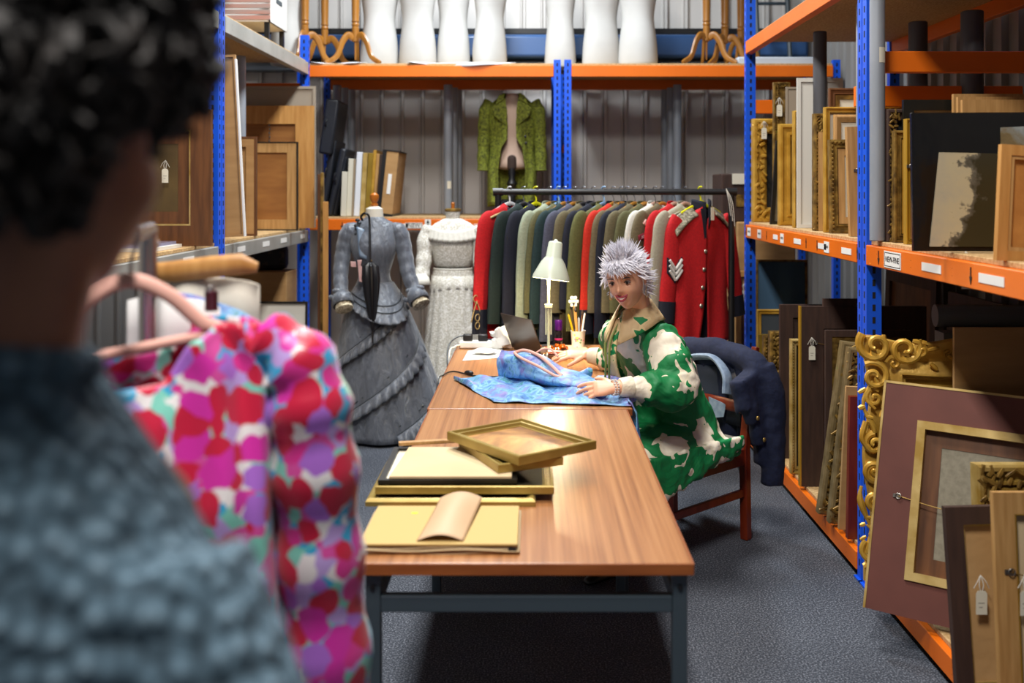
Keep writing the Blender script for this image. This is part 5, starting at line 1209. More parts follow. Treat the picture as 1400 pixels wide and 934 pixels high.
for kn in (kneeL, kneeR):
    an = V((kn.x, kn.y, 0)) + Fw * .03
    b = B(); b.loft([[an + Fw * (q) + Rw * w_ * math.cos(2 * PI * i / 12) + V((0, 0, zc + h_ * math.sin(2 * PI * i / 12))) for i in range(12)] for q, w_, h_, zc in ((-.06, .028, .03, .035), (0, .034, .034, .038), (.08, .042, .026, .03), (.15, .034, .018, .022), (.175, .015, .01, .016))]); b.build('shoe', m_black, wo, sub=1)
# ---------------- the man in the foreground
m_dskin = skin('brown_skin', '8a5a42', '7a4c38')
mx_, my_ = -.412, .79
Fm = V((.36, .93, 0)).normalized(); Rm = V((Fm.y, -Fm.x, 0))
ma = thing('person', 'man with dark curly hair in a blue grey knitted jumper, seen from behind', 'person', (mx_, my_, 0))
MM = frame((mx_ + .016, my_ + .005, 1.630), (.56, .83, -.08), (0, 0, 1))
b = B(); head(b, MM, 1.06, True)
b.tube([(mx_ - .01, my_ - .02, 1.40), (mx_ - .008, my_ - .015, 1.48), (mx_ + .008, my_, 1.58)], [.075, .064, .064], 18)
b.tube([(mx_, my_, .95), (mx_, my_, 1.15), (mx_, my_, 1.34), (mx_, my_ - .01, 1.42)], [.14, .13, .14, .08], 18)
C0 = V((mx_, my_, 0))
for s in (-1, 1):
    sh = C0 + Rm * .13 * s + V((0, 0, 1.29)); el = C0 + Rm * .24 * s + V((0, 0, 1.08)) - Fm * .03; wr = C0 + Rm * .22 * s + V((0, 0, .86)) + Fm * .10
    b.tube([C0 + V((0, 0, 1.32)), sh, el, wr], [.06, .05, .04, .028], 12)
    hand(b, wr, Fm * .3 + V((0, 0, -1)), Rm * s, s, (.3, .34, .36, .4), 1.1)
    hp = C0 + Rm * .09 * s + V((0, 0, .93)); kn = hp + V((0, 0, -.43)) + Fm * .02; an = kn + V((0, 0, -.42)) - Fm * .02
    b.tube([hp, kn, an, an + V((0, 0, -.05))], [.095, .06, .042, .042], 12)
b.build('body', m_dskin, ma, remesh=.006, sm=2)
def knit():
    s = NT('blue_grey_knit'); co = s.coord((1, 1, 1))
    vo = s.n('TexVoronoi', Scale=62); vo.inputs['Randomness'].default_value = .55; mp = s.coord((1, 1, .62)); s.l(mp, vo.inputs['Vector'])
    n1 = s.n('TexNoise', Scale=6, Detail=3); s.l(co, n1.inputs['Vector'])
    mx = s.n('Math', operation='MULTIPLY_ADD'); s.l(n1.outputs[0], mx.inputs[0]); mx.inputs[1].default_value = .35; s.l(vo.outputs['Distance'], mx.inputs[2])
    s.l(s.ramp(mx.outputs[0], [(.25, '748b9a'), (.6, '4f6878'), (.95, '2c3e4a')]), s.b.inputs['Base Color']); s.b.inputs['Roughness'].default_value = .9
    inv = s.n('Math', operation='SUBTRACT'); inv.inputs[0].default_value = 1; s.l(vo.outputs['Distance'], inv.inputs[1]); s.bump(inv.outputs[0], .9, .012); return s.m
m_knit = knit()
b = B()
tabS = [(1.475, .066, .066), (1.452, .072, .074), (1.43, .085, .085), (1.395, .113, .10), (1.345, .155, .12), (1.29, .190, .13), (1.215, .215, .135), (1.1, .215, .135), (.95, .205, .135), (.88, .205, .14)]
b.loft([[C0 + V((0, 0, z)) + Rm * (a * math.copysign(abs(math.cos(2 * PI * i / 32)) ** .85, math.cos(2 * PI * i / 32))) + Fm * (c * math.sin(2 * PI * i / 32) - .01) for i in range(32)] for z, a, c in tabS])
for s in (-1, 1):
    sh = C0 + Rm * .14 * s + V((0, 0, 1.31)); el = C0 + Rm * .245 * s + V((0, 0, 1.06)) - Fm * .03; wr = C0 + Rm * .22 * s + V((0, 0, .875)) + Fm * .09
    b.tube(bez([sh, lerp(sh, el, .5) + Rm * .02 * s, el, wr], 5), [.075] * 5 + [.07] * 5 + [.06] * 6, 16)
b.build('jumper', m_knit, ma, remesh=.009, sm=5)
B().tube([C0 + V((-.006, -.012, 1.468)) + (Rm * math.cos(q * PI / 14) + Fm * math.sin(q * PI / 14)) * .068 + V((0, 0, .012 * math.sin(q * PI / 14) * -1)) for q in range(29)], .011, 10).build('neckband', m_knit, ma)
b = B()
for s in (-1, 1):
    hp = C0 + Rm * .095 * s + V((0, 0, .95)); b.tube([hp, hp + V((0, 0, -.42)), hp + V((0, 0, -.88))], [.115, .09, .075], 16)
b.build('trousers', mt('dark_trousers', '1c2028', .8), ma, remesh=.012, sm=3)
for s in (-1, 1):
    an = C0 + Rm * .095 * s; b = B(); b.loft([[an + Fm * q + Rm * w_ * math.cos(2 * PI * i / 12) + V((0, 0, zc + h_ * math.sin(2 * PI * i / 12))) for i in range(12)] for q, w_, h_, zc in ((-.09, .035, .04, .045), (-.02, .042, .045, .05), (.08, .048, .03, .035), (.16, .04, .022, .027), (.20, .018, .012, .018))]); b.build('shoe', m_black, ma, sub=1)
m_curl = mt('dark_curly_hair', '100c0a', .75, col2='221a15', scale=25); b = B(); rnd = random.Random(11)
for k in range(560):
    a = rnd.uniform(-PI, PI); ca = math.cos(a); emin = .35 if ca > .55 else (.05 if ca > .05 else -.5)
    if abs(a) > 1.25 and abs(a) < 1.65: emin = .12
    e = math.asin(rnd.uniform(math.sin(emin), 1)); up = max(0, math.sin(e)); p = scalp(a, e, rnd.uniform(1.08, 1.26 + .26 * up + .25 * max(0, ca) * up)) + V((.030, .01, 0)) * max(0, math.sin(a)) * (.4 + up)
    r0 = rnd.uniform(.010, .018); ax = V((rnd.uniform(-1, 1), rnd.uniform(-1, 1), rnd.uniform(-1, 1))).normalized(); u = ax.orthogonal().normalized(); v = ax.cross(u)
    pts = [MM @ (p + (u * math.cos(q * .9) + v * math.sin(q * .9)) * r0 + ax * (q - 4) * .005) for q in range(9)]
    b.tube(pts, [.003, .006, .007, .0075, .0075, .007, .006, .005, .002], 6)
rings = []
for j in range(10):
    q = j / 9; rings.append([MM @ scalp(2 * PI * i / 32, lerp(.32 if math.cos(2 * PI * i / 32) > .5 else (.2 if math.cos(2 * PI * i / 32) > -.2 else -.45), PI / 2 - .02, q), 1.10 + .18 * q) for i in range(32)])
b.loft(rings)
b.build('hair', m_curl, ma)
# ---------------------------------------------------------------- chair with the navy jacket
A_, B_ = V((.567, 4.17, 0)), V((.977, 4.54, 0)); cf = (A_ - B_).normalized(); crr = V((cf.y, -cf.x, 0)); wch = .43
C_, D_ = A_ + crr * wch, B_ + crr * wch; Mc = axes(A_, -cf, (0, 0, 1))  # local x: towards the back, y: to the far side
Lc = (A_ - B_).length
ch = thing('wooden_chair', 'reddish brown wooden chair with a grey seat pad under the seated woman', 'chair', M=Mc)
def cbox(b, x0, x1, y0, y1, z0, z1): T = b.T; b.T = Mc; b.bx(x0, x1, y0, y1, z0, z1); b.T = T; return b
sg_ = 1 if (Mc.to_3x3() @ V((0, 1, 0))).dot(crr) > 0 else -1
for y in (0, wch * sg_):
    cbox(B(), -.02, .022, y - .02, y + .02, .002, .425).build('front_leg', m_redwood, ch, smooth=False, bev=.005)
    b = B(); b.T = Mc; b.tube([(Lc, y, .002), (Lc - .01, y, .42), (Lc + .03, y, .70), (Lc + .075, y, .87)], [.027, .027, .025, .02], 4, up=(1, 1, 0)); b.build('back_leg', m_redwood, ch, smooth=False, bev=.004)
    cbox(B(), .022, Lc - .02, y - .012, y + .012, .345, .42).build('seat_rail', m_redwood, ch, smooth=False, bev=.004)
    cbox(B(), .022, Lc - .02, y - .009, y + .009, .20, .235).build('stretcher', m_redwood, ch, smooth=False, bev=.003)
for x in (0, Lc - .01): cbox(B(), x - .012, x + .012, min(0, wch * sg_) + .02, max(0, wch * sg_) - .02, .345, .42).build('seat_rail', m_redwood, ch, smooth=False, bev=.004)
cbox(B(), -.005, Lc - .015, min(0, wch * sg_) + .0, max(0, wch * sg_) - .0, .42, .468).build('seat_pad', mt('grey_seat_pad', '77736c', .85), ch, bev=.02, seg=4)
for z in (.60, .80):
    b = B(); b.T = Mc; q = Lc + .02 + (z - .7) * .3; b.tube([(q, .02 * sg_, z), (q + .025, wch * sg_ / 2, z), (q, (wch - .02) * sg_, z)], .028, 8, sq=.35, up=(0, 0, 1)); b.build('back_rail', m_redwood, ch)
m_navy = mt('navy_knit_jacket', '141d3a', .9, col2='101832', scale=70, bump=.3)
nj = thing('navy_jacket', 'navy jacket with denim collar draped over the back of the wooden chair', 'jacket', M=Mc)
b = B(); b.T = Mc; Y = lambda t: wch * sg_ * t
b.tube(bez([(Lc + .03, Y(-.10), .76), (Lc + .045, Y(.02), .81), (Lc + .055, Y(.5), .835), (Lc + .045, Y(.98), .81), (Lc + .03, Y(1.08), .77)], 5), .055, 14)
for t, z1 in ((-.10, .34), (.1, .42), (.35, .42), (.6, .42), (.85, .42), (1.02, .42)): b.tube([(Lc + .07, Y(t), .79), (Lc + .085, Y(t), .60), (Lc + .09, Y(t), z1)], [.06, .058, .055], 10)
for x, z1 in ((.085, .30), (.04, .36), (-.005, .44), (-.05, .54), (-.09, .66)):   # near front panel along the side of the chair
    b.tube([(Lc + x, Y(-.06), .77 - max(0, -x) * .3), (Lc + x + .01, Y(-.11), .60), (Lc + x + .02, Y(-.12), z1)], [.045, .04, .03], 10)
    b.tube([(Lc + x, Y(1.08), .77 - max(0, -x) * .3), (Lc + x + .02, Y(1.14), .60), (Lc + x + .03, Y(1.14), z1 + .1)], [.035, .035, .03], 10)
b.tube(bez([(Lc + .055, Y(-.08), .78), (Lc + .08, Y(-.19), .66), (Lc + .09, Y(-.20), .50), (Lc + .095, Y(-.18), .25)], 5), [.07, .07, .068, .065, .063, .062, .06, .059, .058, .057, .056, .055, .054, .053, .052, .05], 14)
o = b.build('body', m_navy, nj, remesh=.009, sm=5)
md = o.modifiers.new('wrinkle', 'DISPLACE'); md.texture = tex; md.strength = .018; md.mid_level = .5
m_denim = mt('washed_denim', '6d7f96', .8, col2='8797aa', scale=40, bump=.3)
b = B(); b.T = Mc; b.tube(bez([(Lc - .05, Y(.16), .66), (Lc - .03, Y(.20), .74), (Lc - .005, Y(.38), .80), (Lc + .0, Y(.55), .805), (Lc - .015, Y(.75), .78), (Lc - .04, Y(.82), .68)], 5), .032, 10, sq=.45, up=(1, 0, 0)); b.build('collar', m_denim, nj)
b = B(); b.T = Mc; b.grid(lambda u, v: V((Lc + .02 + .02 * math.sin(u * 5), Y(lerp(.10, .85, u)), lerp(.76, .50, v))), 12, 6); b.build('lining', mt('dark_lining', '262c3c', .6), nj, solid=.006)
b = B(); b.T = Mc; b.prism([(.25, .60), (.48, .62), (.46, .52), (.28, .54)], 0, .004, (Lc - .004, 0, 0), (0, wch * sg_, 0), (0, 0, 1), (-1, 0, 0)); b.build('label_patch', m_denim, nj, smooth=False)
for x, z in ((.01, .47), (.055, .375), (-.04, .575)):
    b = B(); b.T = Mc; b.sph((Lc + x + .0, Y(-.215), z), (.011, .006, .011), 8); b.build('button', m_brassb, nj)
# ---------------------------------------------------------------- things on the far table
TZ = .7505
lx, ly = .085, 5.05
lamp = thing('desk_lamp', 'pale green metal desk lamp lit on the far table', 'lamp', (lx, ly, TZ))
m_lamp = mt('pale_green_enamel', 'c9d0bc', .3)
b = B(); b.lathe([(.075, 0), (.078, .006), (.075, .02), (.03, .026), (.012, .04)], (lx, ly, TZ), 24); b.build('base', m_lamp, lamp)
B().tube([(lx, ly, TZ + .03), (lx, ly, 1.20)], .007, 10).build('stem', m_lamp, lamp)
for s in (-1, 1): B().tube([(lx + s * .013, ly, .86), (lx + s * .013, ly, 1.01)], .004, 8).build('arm_bar', m_lamp, lamp)
b = B(); b.bx(lx - .02, lx + .02, ly - .012, ly + .012, .995, 1.015); b.build('bracket', m_lamp, lamp, smooth=False, bev=.003)
R = MX.Rotation(.13, 3, 'Y') @ MX.Rotation(-.10, 3, 'X')
b = B(); c = V((lx + .012, ly - .01, 1.14)); prof = [(.096, .0), (.092, .018), (.062, .085), (.048, .105), (.040, .115), (.036, .185), (.030, .193), (.012, .196), (.006, .205)]
b.lathe([(.094, .001), (.060, .08), (.046, .1)] [::-1] + prof, c, 36, R=R); sh_ = b.build('shade', m_lamp, lamp, ang=60)
mb = NT('lamp_bulb'); mb.b.inputs['Emission Color'].default_value = (1, .82, .55, 1); mb.b.inputs['Emission Strength'].default_value = 9
B().sph(c + R @ V((0, 0, .045)), (.028, .028, .035), 14, R).build('bulb', mb.m, lamp)
ln = bpy.data.lights.new('lamp_light', 'POINT'); ln.energy = 13; ln.color = (1, .76, .46); ln.shadow_soft_size = .03; lo_ = bpy.data.objects.new('lamp_light', ln); COL.objects.link(lo_); lo_.location = c + R @ V((0, 0, .006))
# laptop
p0, p1 = V((-.104, 5.25, TZ + .012)), V((.055, 4.98, TZ + .012)); u = (p1 - p0).normalized(); nb = V((-u.y, u.x, 0)); nb = nb if nb.x > 0 else -nb
lp = thing('laptop', 'open grey laptop turned towards the woman on the far table', 'laptop', (p0 + p1) / 2)
Lw = .32; up = (V((0, 0, .155)) - nb * .06).normalized()
def slab4(b, O, a, c, n, t): O, a, c = V(O), V(a), V(c); n = V(n).normalized() * t; return b.add([O, O + a, O + a + c, O + c, O + n, O + a + n, O + a + c + n, O + c + n], [(0, 1, 2, 3), (7, 6, 5, 4), (0, 4, 5, 1), (1, 5, 6, 2), (2, 6, 7, 3), (3, 7, 4, 0)])
m_lap = mt('graphite_lid', '5a534d', .28, .6)
slab4(B(), p0, u * Lw, up * .20, nb, .006).build('screen_lid', m_lap, lp, smooth=False, bev=.003)
slab4(B(), p0 + nb * .0062 + up * .012 + u * .01, u * (Lw - .02), up * .178, nb, .0006).build('screen', mt('laptop_screen', '0d0f12', .12), lp, smooth=False)
slab4(B(), p0 + nb * .01 + V((0, 0, -.010)), u * Lw, nb * .215, (0, 0, 1), .012).build('keyboard_deck', m_lap, lp, smooth=False, bev=.003)
slab4(B(), p0 + nb * .04 + u * .02 + V((0, 0, .0021)), u * (Lw - .04), nb * .10, (0, 0, 1), .0012).build('keys', m_black, lp, smooth=False)
# mug of brushes
gx_, gy_ = .248, 5.33
mg = thing('mug', 'white mug with a pink flower print holding brushes on the far table', 'mug', (gx_, gy_, TZ))
b = B(); b.lathe([(.030, 0), (.033, .003), (.040, .088), (.041, .09), (.037, .089), (.031, .008), (0.001, .006)], (gx_, gy_, TZ), 28); b.build('body', mt('white_china', 'e6e3de', .25), mg)
b = B(); rnd = random.Random(2)
for k in range(16):
    a = rnd.gauss(-PI / 2, .35); z = .05 + rnd.gauss(0, .014); rr_ = lerp(.033, .040, z / .088) + .0006
    b.sph((gx_ + rr_ * math.cos(a), gy_ + rr_ * math.sin(a), TZ + z), (.006, .0012, .006), 6, MX.Rotation(a + PI / 2, 3, 'Z')); b.mi = k % 3
b.build('flower_print', [mt('pink_print', 'd87a9a', .4), mt('green_print', '7aa070', .4), mt('yellow_print', 'dccb70', .4)], mg)
m_yw = mt('yellow_pencil', 'e2b010', .4)
for k, (ox, oy, tx, tz, r, m_, nm, lab, tip) in enumerate((( -.012, -.01, -.05, .17, .005, m_yw, 'pencil', 'yellow pencil leaning out of the white mug', None), (-.005, .0, -.022, .22, .004, m_oak, 'paintbrush', 'brush with a dark bristle head in the white mug', m_black), (.0, -.012, -.012, .19, .005, m_pine, 'paintbrush', 'thick wooden handled brush in the white mug', m_black),
      (.01, .01, .022, .17, .004, m_brown, 'paintbrush', 'slim brown brush upright in the white mug', m_dkwood), (.018, 0, .035, .175, .005, m_white, 'pen', 'white stick pen in the white mug', None), (.005, .012, .004, .15, .006, mt('clear_plastic', 'd0d8dc', .2), 'marker_pen', 'pale marker pen in the white mug', None), (-.015, .012, -.035, .20, .004, m_dkwood, 'paintbrush', 'dark tufted brush at the back of the white mug', m_black))):
    root = thing(nm, lab, nm.replace('_', ' '), (gx_ + ox, gy_ + oy, TZ + .01), group='pens and brushes in the mug')
    q0, q1 = V((gx_ + ox * .6, gy_ + oy * .6, TZ + .012)), V((gx_ + tx, gy_ + oy, TZ + tz)); B().tube([q0, q1], r, 8).build('handle', m_, root)
    d_ = (q1 - q0).normalized()
    if tip: B().tube([q1, q1 + d_ * .012, q1 + d_ * .03], [r, r * 1.9, r * .6], 8).build('bristles', tip, root)
    else: B().tube([q1, q1 + d_ * .01], [r, .001], 8).build('tip', m_, root)
wf_ = thing('ornament', 'white ceramic flower on a stick above the brushes', 'ornament', (gx_, gy_, TZ + .02), group='pens and brushes in the mug')
B().tube([(gx_ - .002, gy_ + .004, TZ + .012), (gx_ - .022, gy_ + .01, TZ + .235)], .003, 6).build('stick', m_dkwood, wf_)
b = B()
for k in range(7): b.sph((gx_ - .023 + .018 * math.cos(k * 1.05) * (k > 0), gy_ + .004, TZ + .245 + .022 * math.sin(k * 1.05) * (k > 0)), .011, 8)
b.build('petals', m_white, wf_)
bt = thing('bottle', 'small black bottle with a shiny purple cap beside the desk lamp', 'bottle', (.142, 5.27, TZ))
b = B(); b.lathe([(.019, 0), (.021, .004), (.021, .085), (.018, .092), (.018, .10)], (.142, 5.27, TZ), 20); b.build('body', mt('black_glass', '120d14', .15), bt)
b = B(); b.lathe([(.020, .101), (.021, .104), (.021, .15), (.019, .154)], (.142, 5.27, TZ), 20); b.build('cap', mt('purple_foil', '4a1470', .25, .5), bt)
b = B(); b.lathe([(.0215, .05), (.0215, .06)], (.142, 5.27, TZ), 20); b.build('band', mt('magenta_band', 'a01a60', .4), bt)
m_amber = mt('amber', 'b8560e', .12, Transmission_Weight=.3); am = thing('amber_necklace', 'orange amber bead necklace heaped beside the bottle', 'necklace', (.1, 5.15, TZ)); rnd = random.Random(4)
b = B()
for k in range(26):
    a = k / 26 * 2 * PI * 1.6; b.sph((.095 + .075 * math.cos(a) + rnd.uniform(-.01, .01), 5.17 + .05 * math.sin(a * 1.3), TZ + .014 + .012 * (k % 3 == 0)), (.016, .013, .012), 8, MX.Rotation(rnd.uniform(0, 3), 3, 'Z'))
b.build('beads', m_amber, am)
bd_ = thing('amber_box', 'small dark wooden box in front of the amber beads', 'box', (.125, 4.93, TZ)); b = B(); b.bx(.08, .165, 4.92, 4.97, TZ, TZ + .03); b.build('body', m_brown, bd_, smooth=False, bev=.006); b = B(); b.bx(.078, .167, 4.918, 4.972, TZ + .03, TZ + .036); b.build('lid', m_redwood, bd_, smooth=False, bev=.002)
jr = thing('glass_jar', 'tiny glass jar standing by the corner of the laptop', 'jar', (.06, 4.86, TZ)); m_gl = mt('clear_glass', 'e8f0f0', .05, Transmission_Weight=.95)
b = B(); b.lathe([(.014, 0), (.015, .002), (.015, .045), (.011, .05)], (.06, 4.86, TZ), 16); b.build('body', m_gl, jr); b = B(); b.lathe([(.017, .0505), (.019, .053), (.019, .068), (.016, .071)], (.06, 4.86, TZ), 16); b.build('lid', mt('silver_lid', 'b9b3a8', .3, .7), jr)
def paper(name, pts, z, label, mat, seed=0, h=.012, cat='paper'):
    b = B(); q = [V((p[0], p[1], 0)) for p in pts]
    def fn(u, v):
        a = lerp(q[0], q[1], u); c = lerp(q[3], q[2], u); p = lerp(a, c, v); return V((p.x, p.y, z + h * abs(noise.noise((p.x * 9 + seed, p.y * 9, seed)))))
    b.grid(fn, 12, 12); return tag(b.build(name, mat, solid=.0012), label, cat)
def tp(px, py, z=.75): return P(px, py, (CH - z) * F / (py - 258))
paper('paper_sheet', [tp(632, 494), tp(690, 489), tp(686, 475), tp(640, 480)], TZ + .001, 'white paper sheet lying under the folded glasses cloth', m_white, 1, .003)
paper('paper_sheet', [tp(772, 482), tp(812, 486), tp(800, 474), tp(770, 472.5)], TZ + .001, 'yellowed paper sheet in front of the white mug', m_card_l, 2, .006)
def lump(name, c, r, label, mat, cat, seed, amp=.35, sub=2):
    b = B(); b.sph((0, 0, 0), 1, 20); vs = []
    for v in b.v:
        k = 1 + amp * noise.noise(v * 1.7 + V((seed, 0, 0))); vs.append(V((c[0] + v.x * r[0] * k, c[1] + v.y * r[1] * k, max(c[2] + .001, c[2] + r[2] + v.z * r[2] * k))))
    b.v = vs; return tag(b.build(name, mat), label, cat)
c = tp(692, 474); lump('tissue', (c.x - .02, 5.28, TZ + .001), (.07, .04, .055), 'crumpled white tissue standing behind the laptop lid', m_white, 'tissue', 3, .7)
c = tp(663, 485); lump('white_cloth', (c.x, c.y, TZ + .004), (.06, .04, .014), 'soft white cloth pouch on the paper sheet', m_white, 'cloth', 5)
c = tp(668, 474); lump('glasses_case', (c.x, 5.33, TZ + .001), (.05, .03, .022), 'dark grey glasses case between the tissue and the white pouch', mt('dark_grey_case', '2c3036', .4), 'case', 8, .15)
ps = thing('power_strip', 'white power strip with black plugs at the far edge of the table', 'power strip', (-.36, 5.3, TZ)); b = B(); b.bx(-.385, -.15, 5.27, 5.33, TZ + .001, TZ + .04); b.build('body', m_white, ps, bev=.008)
for x in (-.34, -.26): b = B(); b.bx(x - .025, x + .025, 5.28, 5.32, TZ + .041, TZ + .075); b.build('plug', m_black, ps, bev=.006)
B().tube(bez([(-.34, 5.30, TZ + .07), (-.40, 5.27, TZ + .06), (-.435, 5.18, TZ + .02), (-.425, 5.02, TZ - .10), (-.43, 5.0, TZ - .4)], 6), .004, 6).build('black_cord', m_black, ps)
B().tube(bez([(-.37, 5.29, TZ + .02), (-.405, 5.22, TZ + .02), (-.425, 5.1, TZ - .02), (-.43, 5.05, TZ - .4)], 6), .004, 6).build('white_cord', m_white, ps)
cb = thing('lamp_cord', 'black cord with an inline switch crossing the table left of the blue dress', 'cord', (-.3, 4.5, TZ))
B().tube(bez([(-.43, 4.35, TZ - .25), (-.42, 4.42, TZ - .02), (-.40, 4.50, TZ + .006), (-.36, 4.60, TZ + .005), (-.27, 4.50, TZ + .005), (-.18, 4.47, TZ + .005), (-.08, 4.50, TZ + .005), (.02, 4.75, TZ + .005), (.05, 5.02, TZ + .005)], 6), .0035, 6).build('cable', m_black, cb)
b = B(); b.sph((-.285, 4.52, TZ + .013), (.026, .014, .012), 10, MX.Rotation(-.6, 3, 'Z')); b.build('switch', m_black, cb)
# ---------------------------------------------------------------- blue dress on the table
def bluefloral():
    s = NT('blue_floral'); co = s.coord(); n1 = s.n('TexNoise', Scale=26, Detail=4, Distortion=.8); s.l(co, n1.inputs['Vector']); n2 = s.n('TexNoise', Scale=9, Detail=2); s.l(co, n2.inputs['Vector'])
    a = s.ramp(n1.outputs[0], [(.3, '345f9c'), (.45, '5a8fc4'), (.55, '82b2da'), (.62, '4f9298'), (.72, '4d76b0')])
    c = s.ramp(n1.outputs[0], [(.3, '4a66ac'), (.45, '8f82b8'), (.55, '6a96cc'), (.7, 'a4c2e0')])
    mx = s.n('MixRGB'); s.l(s.ramp(n2.outputs[0], [(.48, '000000'), (.6, 'ffffff')]), mx.inputs[0]); s.l(a, mx.inputs[1]); s.l(c, mx.inputs[2]); s.l(mx.outputs[0], s.b.inputs['Base Color'])
    s.b.inputs['Roughness'].default_value = .5; return s.m
m_bf = bluefloral()
bd2 = thing('blue_dress', 'blue floral dress spread over the far table and spilling over its edge', 'dress', (.1, 4.1, TZ))
Q = [V((-.345, 4.41, 0)), V((-.15, 3.94, 0)), V((.385, 3.87, 0)), V((.385, 4.22, 0)), V((.02, 4.47, 0))]
def sheetfn(u, v):
    near = interp([(0, Q[0].x, Q[0].y), (.33, Q[1].x, Q[1].y), (1, Q[2].x, Q[2].y)], u); far = interp([(0, Q[0].x, Q[0].y + .012), (.45, Q[4].x - .12, Q[4].y), (1, Q[3].x, Q[3].y)], u)
    x, y = lerp(near[0], far[0], v), lerp(near[1], far[1], v); e = min(1, 6 * min(v, 1 - v) + .15)
    z = TZ + .004 + e * (.014 + .018 * noise.noise((x * 8, y * 6, 1)) + .012 * math.sin(x * 46 + y * 20 + 3 * noise.noise((x * 5, y * 5, 2))))
    return V((x + .006 * noise.noise((x * 20, y * 20, 4)), y + .01 * noise.noise((x * 15, y * 9, 7)), max(TZ + .003, z)))
b = B(); b.grid(sheetfn, 90, 50); b.build('skirt', m_bf, bd2, solid=.003)
b = B(); b.grid(lambda u, v: V((.375 + .03 * min(1, v * 3) + .018 * math.sin(u * 15) * v, lerp(3.87, 4.16, u) - .03 * v * (1 - u), max(0, 1 - v * 4) * .02 + TZ + .004 - .17 * max(0, v - .15) * (1 - .5 * abs(u - .3)))), 40, 20); b.build('overhang', m_bf, bd2, solid=.003)
b = B(); rings = []
for i in range(22):
    q = i / 21; c = lerp(V((-.135, 4.42, 0)), V((.33, 4.02, 0)), q) + V((.02 * math.sin(q * 4), 0, 0)); h = interp([(0, .112), (.25, .125), (.55, .07), (.8, .05), (1, .035)], q)[0]; w = interp([(0, .03), (.2, .075), (.6, .085), (1, .06)], q)[0]
    d = V((.66, .75, 0)); rg = []
    for k in range(24):
        t = 2 * PI * k / 24; zz = math.sin(t); rg.append(c + d * (w * math.cos(t) * (1 + .12 * math.sin(3 * t + q * 9))) + V((0, 0, TZ + .012 + h * .5 + h * .5 * zz * (1 + .15 * math.sin(5 * t + q * 14)))))
    rings.append(rg)
b.loft(rings); b.build('bodice', m_bf, bd2, ang=60)
b = B(); b.tube(bez([(.20, 4.14, TZ + .03), (.28, 4.18, TZ + .035), (.36, 4.11, TZ + .045), (.385, 4.0, TZ + .04), (.40, 3.94, TZ + .02)], 5), [.02] * 5 + [.03] * 5 + [.025] * 6 + [.02] * 5, 12); b.build('sleeve', m_bf, bd2)
b = B(); b.tube(bez([(.20, 4.30, TZ + .02), (.235, 4.28, TZ + .05), (.25, 4.26, TZ + .075)], 5), [.03, .03, .03, .028, .026, .024, .022, .02, .018, .016, .012], 10); b.build('sleeve', m_bf, bd2)
ph = thing('coat_hanger', 'pale pink hanger inside the blue dress on the table', 'hanger', (0, 4.3, TZ), group='pale pink padded hangers')
m_ph = mt('pink_flocked', 'dfa898', .7)
zt = TZ + .145
B().tube(bez([(-.075, 4.33, zt - .01), (-.03, 4.31, zt + .004), (.03, 4.26, zt - .01), (.085, 4.20, zt - .045), (.125, 4.14, zt - .075)], 6), .0075, 8).build('shoulder_bar', m_ph, ph)
B().tube(bez([(-.075, 4.33, zt - .01), (-.05, 4.27, zt - .02), (.03, 4.19, zt - .045), (.10, 4.14, zt - .075), (.125, 4.14, zt - .075)], 6), .0065, 8).build('lower_bar', m_ph, ph)
B().tube(bez([(.02, 4.28, zt), (.05, 4.30, zt + .012), (.085, 4.28, zt + .012), (.11, 4.24, zt - .01)], 6), .004, 8).build('hook', m_ph, ph)
# ---------------------------------------------------------------- frames stacked on the near table
GT = 'frames stacked on the near table'
def flat_frame(label, O, ang, W, D, z, t, w, fm, pm, prof='step', mount=0, mm=None):
    # frame lying face up: local x = width, local z -> away
    X = V((math.cos(ang), math.sin(ang), 0)); M = MX.Translation((O[0], O[1], z)) @ MX.Rotation(ang, 4, 'Z') @ MX.Rotation(-PI / 2, 4, 'X')
    root = thing('picture_frame', label, 'picture frame', M=M, group=GT)
    ring(B(), M, W, D, w, t, prof).build('moulding', fm, root, ang=25); a = w * .97
    if mount: ring(B(), M, W, D, mount, t * .4, 'flat', off=a).build('mount', mm, root, smooth=False); a += mount * .98
    plate(B(), M, a, W - a, a, D - a, -t * .35, -t * .1).build('panel', pm, root, smooth=False); return root
p3 = picture_mat('ochre_landscape', 'd9b878', 'c08c48', '8a5a24', '4a3422', 5, 5); m_goldb = mt('brushed_gilt', 'b29a55', .38, .4, col2='937a38', scale=6, stretch=(1, 1, 1))
flat_frame('slim gilt frame at the bottom of the stack on the table', (-.445, 2.66), 0, .455, .40, TZ, .020, .028, m_goldb, m_brown, 'round')
flat_frame('gilt frame second from the bottom of the stack', (-.425, 2.70), 0, .485, .36, TZ + .021, .021, .03, m_goldb, mt('dark_canvas', '2c2a20', .6), 'step')
flat_frame('thin black frame under the tan mount board in the stack', (-.42, 2.715), .01, .38, .35, TZ + .043, .011, .018, m_blackf, m_cream, 'flat')
b = B(); T = MX.Translation((-.225, 2.885, TZ + .055)) @ MX.Rotation(.06, 4, 'Z'); b.T = T; b.prism([(-.175, -.15), (.16, -.17), (.18, .14), (-.14, .16)], 0, .007, X=(1, 0, 0), Y=(0, 1, 0), N=(0, 0, 1)); tag(b.build('mount_board', m_card_l, smooth=False, bev=.001), 'tan mount board lying on the black frame in the stack', 'board')
b = B(); b.T = MX.Translation((-.30, 3.07, TZ + .063)) @ MX.Rotation(.22, 4, 'Z'); b.box((0, 0, .006), (.22, .02, .011)); tag(b.build('wooden_strip', m_oak, smooth=False, bev=.002), 'pale wooden strip at the back of the stack', 'strip')
